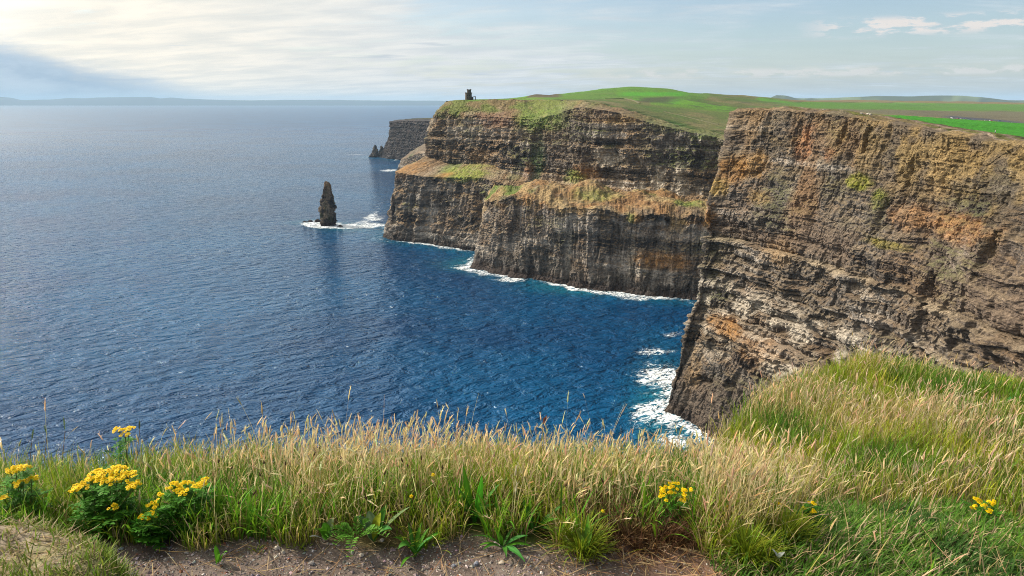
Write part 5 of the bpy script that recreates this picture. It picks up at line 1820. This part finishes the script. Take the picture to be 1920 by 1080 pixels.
leaf_plant('plantain_plant', 'pale yellow green upright leafy clump at the right end of the gravel', 1098, 2.74, [(1045, 1000, 2.78, .03, (.20, .26, .04), 'lance', .25), (1062, 985, 2.82, .026, (.16, .25, .03), 'lance', .2), (1078, 985, 2.80, .026, (.19, .27, .04), 'lance', .15), (1103, 960, 2.82, .024, (.13, .27, .03), 'lance', .1), (1112, 985, 2.76, .02, (.12, .24, .03), 'lance', .1), (1090, 1000, 2.7, .02, (.14, .25, .03), 'lance', .1), (1050, 1020, 2.72, .018, (.15, .22, .04), 'lance', .2), (1120, 1005, 2.74, .014, (.15, .25, .03), 'lance', .2), (1085, 970, 2.84, .02, (.17, .25, .04), 'lance', .1)], 'plant', PG)
leaf_plant('dock_plant', 'tall plant with two upright bright green leaves amid the dry grass', 890, 3.0, [(868, 868, 3.02, .030, LG, 'lance', .05), (904, 888, 2.98, .034, (0.06, .26, .016), 'lance', .05), (855, 905, 3.0, .03, MG, 'lance', .1), (940, 900, 3.05, .03, MG, 'lance', .15), (925, 940, 2.96, .034, MG, 'lance', .3), (850, 940, 2.96, .03, MG, 'lance', .3)], 'plant')
leaf_plant('dock_plant', 'dock with long slanting dark green leaves right of the middle rosette', 1000, 2.92, [(1016, 952, 2.92, .038, MG, 'lance', .2), (1046, 968, 2.86, .036, LG, 'lance', .2), (1035, 990, 2.82, .03, MG, 'lance', .3), (980, 930, 2.98, .03, MG, 'lance', .1), (1060, 940, 2.95, .026, MG, 'lance', .15)], 'plant')
leaf_plant('broadleaf_plant', 'broad grey green leaves with one yellowing leaf behind the ferny leaves', 700, 2.86, [(668, 960, 2.88, .05, (.10, .18, .07), 'broad', .4), (690, 950, 2.9, .055, (.14, .21, .09), 'broad', .4), (714, 955, 2.88, .05, (.26, .30, .02), 'broad', .3), (735, 985, 2.82, .05, BG, 'broad', .4), (770, 945, 2.9, .04, (.13, .20, .07), 'broad', .15), (725, 940, 2.94, .04, MG, 'broad', .2)], 'plant')
leaf_plant('broadleaf_plant', 'broad bright leaf pair at the left of the ferny leaves', 612, 2.84, [(588, 988, 2.80, .05, LG, 'broad', .4), (606, 975, 2.86, .05, LG, 'broad', .4), (625, 965, 2.9, .04, (.14, .20, .08), 'broad', .3), (580, 1003, 2.76, .02, (.42, .45, .40), 'broad', .2)], 'plant')
leaf_plant('dock_plant', 'small pointed leaf seedling alone on the gravel near the yellow flowers', 410, 2.72, [(403, 1018, 2.74, .022, LG, 'broad', .3), (426, 1030, 2.7, .02, LG, 'lance', .3), (412, 1035, 2.66, .016, LG, 'lance', .3)], 'plant')
leaf_plant('dock_plant', 'dark green leaf cluster high on the right grassy slope', 1785, 7.6, [(1762, 704, 7.5, .06, MG, 'broad', .2), (1775, 700, 7.6, .06, LG, 'broad', .2), (1790, 702, 7.6, .05, MG, 'broad', .2), (1797, 708, 7.5, .06, LG, 'broad', .2), (1780, 715, 7.3, .05, MG, 'broad', .3), (1770, 712, 7.4, .05, BG, 'broad', .3)], 'plant')
leaf_plant('dock_plant', 'star shaped bright green plant at the right frame edge on the slope', 1908, 5.7, [(1890, 735, 5.8, .05, BG, 'broad', .2), (1905, 728, 5.9, .05, LG, 'broad', .2), (1918, 735, 5.8, .05, MG, 'broad', .2), (1885, 750, 5.5, .05, BG, 'broad', .3), (1900, 758, 5.4, .05, LG, 'broad', .3), (1925, 745, 5.6, .05, MG, 'broad', .2)], 'plant')
leaf_plant('dock_plant', 'big leaved green plant low behind the yellow flowers at the left', 395, 2.95, [(372, 958, 2.95, .05, MG, 'broad', .4), (395, 950, 2.98, .06, MG, 'broad', .4), (420, 965, 2.95, .05, LG, 'broad', .4), (408, 985, 2.86, .05, MG, 'broad', .4), (380, 985, 2.86, .05, MG, 'broad', .4), (275, 950, 3.0, .04, LG, 'broad', .4)], 'plant')

# silverweed: pinnate leaves sprawling from one crown
b = gbase(668, 2.83)
e = empty('silverweed_plant', b)
tag(e, 'fern like green plant with toothed leaflets hanging over the gravel edge', 'plant')
for k, (tx, ty, tY, ln_) in enumerate(((655, 1036, 2.62, .026), (608, 1006, 2.74, .022), (628, 1016, 2.70, .022), (640, 985, 2.84, .022), (725, 1000, 2.76, .024), (712, 990, 2.80, .022), (672, 968, 2.88, .022), (690, 975, 2.86, .02), (622, 990, 2.8, .02), (640, 1012, 2.74, .02))):
    tip = P(tx, ty, Y=tY) - b
    pl_ = Pile()
    ax = tip / np.linalg.norm(tip)
    sd = np.cross(ax, [0, 0, 1.]); sd /= max(np.linalg.norm(sd), .01)
    V, F, C_ = leaf_geo([0, 0, .01], tip, .004, (.12, .20, .04), .35, .1, 'x', 9)
    pl_.add(V, F, C_)
    L = np.linalg.norm(tip)
    for q in range(8):
        f = .2 + .8 * q / 7
        c0_ = np.array([0, 0, .01]) + tip * f + np.array([0, 0, 1]) * L * .35 * f * (1 - f) * 1.6 - np.array([0, 0, 1]) * L * .35 * f * f * .35
        for s_ in (-1, 1):
            dd = sd * s_ * .9 + ax * .55 + np.array([0, 0, .25 + random.uniform(-.2, .2)])
            l2 = ln_ * (.55 + .55 * math.sin(math.pi * min(f, .95)))
            V, F, C_ = leaf_geo(c0_, c0_ + dd * l2, l2 * .55, np.array((.075, .19, .018)) * random.uniform(.8, 1.5), .15, .2, 'x', 5)
            pl_.add(V, F, C_)
    pl_.build('leaf', M_LEAF, e, True)


# ------------------------------------------------------------------ ragwort
YEL = np.array([0.98, 0.68, 0.005])


def floret(pile, c, r_, nrm, tint=1.0):
    n = np.array(nrm, float); n /= np.linalg.norm(n)
    u = np.cross(n, [0, 1, .2]); u /= np.linalg.norm(u); v = np.cross(n, u)
    np_ = 11
    V = [c + n * r_ * .12]; C_ = [np.array([.8, .45, .01])]
    for k in range(np_):
        a = 2 * math.pi * (k + random.uniform(-.15, .15)) / np_
        da = .24
        d0 = u * math.cos(a - da) + v * math.sin(a - da); d1 = u * math.cos(a + da) + v * math.sin(a + da); dm = u * math.cos(a) + v * math.sin(a)
        rr = r_ * random.uniform(.85, 1.1)
        V += [c + d0 * rr * .36, c + d1 * rr * .36, c + d1 * rr * .8 - n * rr * .05, c + dm * rr - n * rr * .1, c + d0 * rr * .8 - n * rr * .05]
        C_ += [YEL * tint * .9] * 2 + [YEL * tint] * 3
    T = []
    for k in range(np_):
        b_ = 1 + 5 * k
        T += [[b_, b_ + 1, b_ + 2], [b_, b_ + 2, b_ + 3], [b_, b_ + 3, b_ + 4]]
    pile.add(np.array(V), np.array(T), np.array(C_))
    # disc
    m_ = 7
    V = [c + n * r_ * .24] + [c + (u * math.cos(2 * math.pi * k / m_) + v * math.sin(2 * math.pi * k / m_)) * r_ * .34 + n * r_ * .06 for k in range(m_)]
    T = [[0, 1 + k, 1 + (k + 1) % m_] for k in range(m_)]
    pile.add(np.array(V), np.array(T), np.repeat([[.72, .36, .008]], m_ + 1, 0))


def tube_between(pile, p0, p1, r0, r1, col, n=5, bow=None):
    p0 = np.array(p0, float); p1 = np.array(p1, float)
    L = 5
    ax = p1 - p0
    s = np.cross(ax, [0.3, 1, .1]); s /= np.linalg.norm(s); t_ = np.cross(ax, s); t_ /= np.linalg.norm(t_)
    V = []
    bw = np.zeros(3) if bow is None else np.array(bow)
    for a in range(n):
        for k in range(L):
            f = k / (L - 1)
            r_ = lerp(r0, r1, f)
            V.append(p0 + ax * f + bw * f * (1 - f) * 4 + (s * math.cos(2 * math.pi * a / n) + t_ * math.sin(2 * math.pi * a / n)) * r_)
    pile.add(np.array(V), grid_faces(n, L, True), np.repeat([col], len(V), 0))


def ragwort(label, px, Y, clusters, nleaf=26, lsz=.055, foot=.10, name='ragwort'):
    nleaf = int(nleaf * 1.5)
    """clusters: (px,py,dY,n florets,spread m)"""
    b = gbase(px, Y)
    e = empty(name, b)
    tag(e, label, 'flower', 'yellow ragwort among the grass')
    stem = Pile()
    fol = Pile()
    tops = []
    for (cx_, cy_, dY, nf, spr) in clusters:
        spr *= 1.15
        c = P(cx_, cy_, Y=Y + dY) - b
        tops.append(c)
        f0 = np.array([random.uniform(-foot, foot) * .5, random.uniform(-foot, foot) * .4, 0])
        knee = f0 * .5 + c * .5 + np.array([random.uniform(-.02, .02), random.uniform(-.02, .02), 0])
        tube_between(stem, f0, c - [0, 0, .02], .0035, .002, (.10, .14, .03), bow=[random.uniform(-.02, .02), random.uniform(-.02, .02), 0])
        cl_ = Pile()
        nf = int(nf * 1.7)
        for q in range(nf):
            a = random.uniform(0, 6.28); rr = spr * math.sqrt((q + .3) / nf)
            off = np.array([math.cos(a) * rr * 1.15, math.sin(a) * rr, random.uniform(-.006, .008) - rr * rr / max(spr, .01) * .4])
            tube_between(cl_, c - [0, 0, .03], c + off, .0009, .0008, (.12, .17, .03), 3)
            floret(cl_, c + off, random.uniform(.0085, .0115), [random.uniform(-.4, .4), random.uniform(-.75, -.1), 1.0], random.uniform(.8, 1.1))
        cl_.build('flower_cluster', M_PETAL, e)
    tops = np.array(tops)
    for q in range(nleaf):
        tsel = tops[q % len(tops)]
        f = random.uniform(.12, .88)
        base_ = tsel * f * np.array([1, 1, 1]) + np.array([random.uniform(-.03, .03), random.uniform(-.03, .03), 0])
        a = random.uniform(0, 6.28)
        L = lsz * random.uniform(.7, 1.4) * (1.25 - .5 * f)
        tip = base_ + np.array([math.cos(a) * L, math.sin(a) * L, L * random.uniform(-.25, .55)])
        cl = np.array((.050, .165, .014)) * random.uniform(.7, 1.5)
        V, F, C_ = leaf_geo(base_, tip, L * .13, cl, .2, .2, 'x', 5)
        fol.add(V, F, C_)
        ax = tip - base_
        sd = np.cross(ax, [0, 0, 1.]); sd /= max(np.linalg.norm(sd), 1e-4)
        for j in range(4):
            ff = .25 + .2 * j
            for s_ in (-1, 1):
                p_ = base_ + ax * ff + [0, 0, L * .2 * ff * (1 - ff) * 1.6]
                V, F, C_ = leaf_geo(p_, p_ + sd * s_ * L * .36 * (1.1 - .5 * ff) + ax * .22 + [0, 0, random.uniform(-.006, .01)], L * .15, cl * random.uniform(.85, 1.2), .1, .1, 'x', 4)
                fol.add(V, F, C_)
    stem.build('stem', M_LEAF, e, True)
    fol.build('foliage', M_LEAF, e, True)
    return e


ragwort('biggest ragwort clump, broad yellow top, left of the foreground', 195, 2.98, [(150, 908, 0, 9, .026), (172, 898, .02, 14, .032), (195, 886, 0, 16, .034), (218, 876, .03, 18, .036), (205, 897, -.03, 10, .03), (238, 888, 0, 14, .032), (250, 905, -.03, 8, .024), (182, 884, .05, 10, .03), (228, 893, .05, 10, .03), (210, 950, -.08, 5, .018), (140, 915, -.03, 5, .018), (248, 912, -.06, 5, .018)], 120, .075, .18)
ragwort('ragwort at the left frame edge with two loose yellow heads', 45, 3.02, [(28, 877, 0, 9, .026), (42, 873, .02, 8, .024), (40, 903, -.02, 8, .026), (58, 896, 0, 6, .022), (8, 930, -.04, 5, .018), (20, 880, .03, 6, .02)], 60, .07, .12)
ragwort('ragwort with two bright heads, right neighbour of the biggest clump', 345, 3.0, [(327, 908, 0, 11, .028), (342, 917, -.02, 10, .026), (370, 908, 0, 7, .022), (386, 899, .02, 6, .02), (352, 905, .02, 6, .02)], 60, .07, .12)
ragwort('low ragwort with drooping heads in front of the two headed one', 292, 2.90, [(287, 945, 0, 8, .022), (280, 962, -.03, 8, .024), (300, 928, .03, 4, .016), (265, 968, -.03, 4, .018)], 50, .065, .10)
ragwort('tall ragwort standing behind the biggest clump against the sea', 232, 3.55, [(224, 803, 0, 8, .026), (240, 801, .02, 8, .024), (234, 812, -.02, 5, .022)], 26, .06, .06)
ragwort('bright ragwort in the dry grass right of the middle', 1268, 2.98, [(1250, 914, 0, 5, .026), (1266, 906, .02, 5, .026), (1285, 917, 0, 5, .026), (1243, 930, -.02, 3, .02), (1278, 934, -.02, 2, .016), (1260, 924, 0, 3, .02)], 18, .05, .08)
ragwort('small orange yellow ragwort head in straw left of the olive one', 1466, 3.02, [(1464, 945, 0, 6, .016)], 8, .04, .03)
ragwort('olive stemmed ragwort with a few fading yellow flowers', 1518, 3.02, [(1522, 944, 0, 4, .016), (1512, 952, .02, 3, .014), (1526, 958, -.02, 3, .012)], 40, .045, .06)
ragwort('sparse ragwort with four small heads near the right frame edge', 1845, 3.15, [(1834, 937, 0, 4, .014), (1861, 942, .02, 5, .015), (1828, 950, 0, 3, .013), (1856, 957, -.02, 3, .012), (1845, 948, 0, 2, .01)], 24, .045, .08)

HG = 'single yellow hawkbits in the grass'
for px, py, Y, lab in ((1365, 949, 3.0, 'single yellow flower between the bright ragwort and the orange one'), (1405, 960, 2.98, 'single yellow flower just left of the orange yellow head'), (812, 890, 3.15, 'single yellow flower in the grass left of the two upright leaves'), (771, 930, 2.95, 'single small yellow flower low in the grass above the dark rosette'),
                       (1130, 958, 2.9, 'single small yellow flower above the brown soil'), (1448, 882, 3.6, 'single faint yellow flower high in the straw on the right')):
    b = gbase(px + random.uniform(-6, 6), Y)
    c = P(px, py, Y=Y) - b
    e = empty('hawkbit', b)
    tag(e, lab, 'flower', HG)
    p_ = Pile(); tube_between(p_, (0, 0, 0), c, .0016, .0012, (.13, .17, .03)); p_.build('stem', M_LEAF, e)
    p_ = Pile(); floret(p_, c, .010, (.1, -.5, 1)); p_.build('flower_head', M_PETAL, e)

# ribwort plantain stalks with dark heads
SGN = 'dark plantain seed heads above the grass'
for k, (px, py, Y) in enumerate(((495, 870, 3.1), (535, 872, 3.1), (433, 880, 3.05), (488, 893, 3.0), (475, 928, 2.92), (447, 945, 2.9), (562, 925, 2.9), (640, 862, 3.2), (755, 866, 3.2), (765, 875, 3.15), (813, 869, 3.2), (588, 855, 3.3), (600, 842, 3.4), (687, 937, 2.9), (1095, 902, 3.05), (1131, 905, 3.05), (1085, 940, 2.95), (1118, 925, 3.0), (1060, 912, 3.05), (1048, 908, 3.1), (410, 868, 3.15), (830, 880, 3.1), (790, 862, 3.3), (720, 890, 3.1), (1150, 915, 3.05))):
    b = gbase(px + random.uniform(-25, 25), Y)
    c = P(px, py, Y=Y) - b
    e = empty('plantain_stalk', b)
    tag(e, 'dark brown plantain head on a thin stalk in the tall dry grass', 'seed stalk', SGN)
    p_ = Pile(); tube_between(p_, (0, 0, 0), c, .0014, .0011, (.25, .20, .08), bow=(random.uniform(-.02, .02), 0, 0)); p_.build('stem', M_LEAF, e)
    ax = c / np.linalg.norm(c) + np.array([random.uniform(-.35, .35), 0, 0])
    p_ = Pile()
    ln_ = random.uniform(.014, .026)
    tube_between(p_, c, c + ax * ln_ * .35, .0025, .0048, (.055, .03, .018), 7)
    tube_between(p_, c + ax * ln_ * .35, c + ax * ln_, .0048, .0015, (.075, .042, .024), 7)
    p_.build('seed_head', M_STONE, e)


def spike(label, px, py, Y, ln_, rad, col, name='dock_stalk', tilt=0.2):
    b = gbase(px - 12, Y)
    c = P(px, py, Y=Y) - b
    e = empty(name, b)
    tag(e, label, 'seed stalk')
    p_ = Pile(); tube_between(p_, (0, 0, 0), c, .002, .0015, (.30, .20, .09)); p_.build('stem', M_LEAF, e)
    ax = np.array([tilt, 0, 1.]); ax /= np.linalg.norm(ax)
    p_ = Pile()
    for q in range(90):
        f = random.random()
        a = random.uniform(0, 6.28)
        r_ = rad * math.sin(math.pi * (.12 + .85 * f)) ** .7
        q0 = c + ax * ln_ * f
        V, F, C_ = leaf_geo(q0, q0 + np.array([math.cos(a) * r_, math.sin(a) * r_, r_ * 1.3]), r_ * .7, np.array(col) * random.uniform(.7, 1.3), .1, .1, 'x', 4)
        p_.add(V, F, C_)
    p_.build('seed_head', M_LEAF, e)


spike('reddish brown pointed seed spike rising against the blue sea', 1018, 796, 3.6, .055, .009, (.26, .10, .05), tilt=.4)
spike('green flowering weed spike at the left, against the sea', 122, 808, 3.7, .09, .006, (.10, .16, .03), 'weed_stalk', .05)
spike('second thin green weed spike left of the taller one', 88, 815, 3.7, .06, .006, (.11, .17, .04), 'weed_stalk', -.1)
spike('dark seeded weed stalk between tall ragwort and straw at left', 262, 806, 3.65, .06, .006, (.07, .09, .03), 'weed_stalk', .1)
spike('leaning green weed stalk above the left yellow flowers', 60, 826, 3.6, .07, .006, (.10, .15, .03), 'weed_stalk', .3)

# pale leaf caught in the turf at the lower right
b = gbase(1462, 2.62)
e = empty('pale_leaf', b)
tag(e, 'pale grey folded leaf lying upright in the green turf', 'leaf')
o0 = P(1458, 1046, Y=2.62) - b
add_leaf(e, leaf_geo(o0, P(1447, 1028, Y=2.63) - b, .022, (.52, .54, .52), .1, .4, 'broad', 7), 'lobe')
add_leaf(e, leaf_geo(o0, P(1472, 1034, Y=2.63) - b, .024, (.58, .60, .58), .1, .4, 'broad', 7), 'lobe')
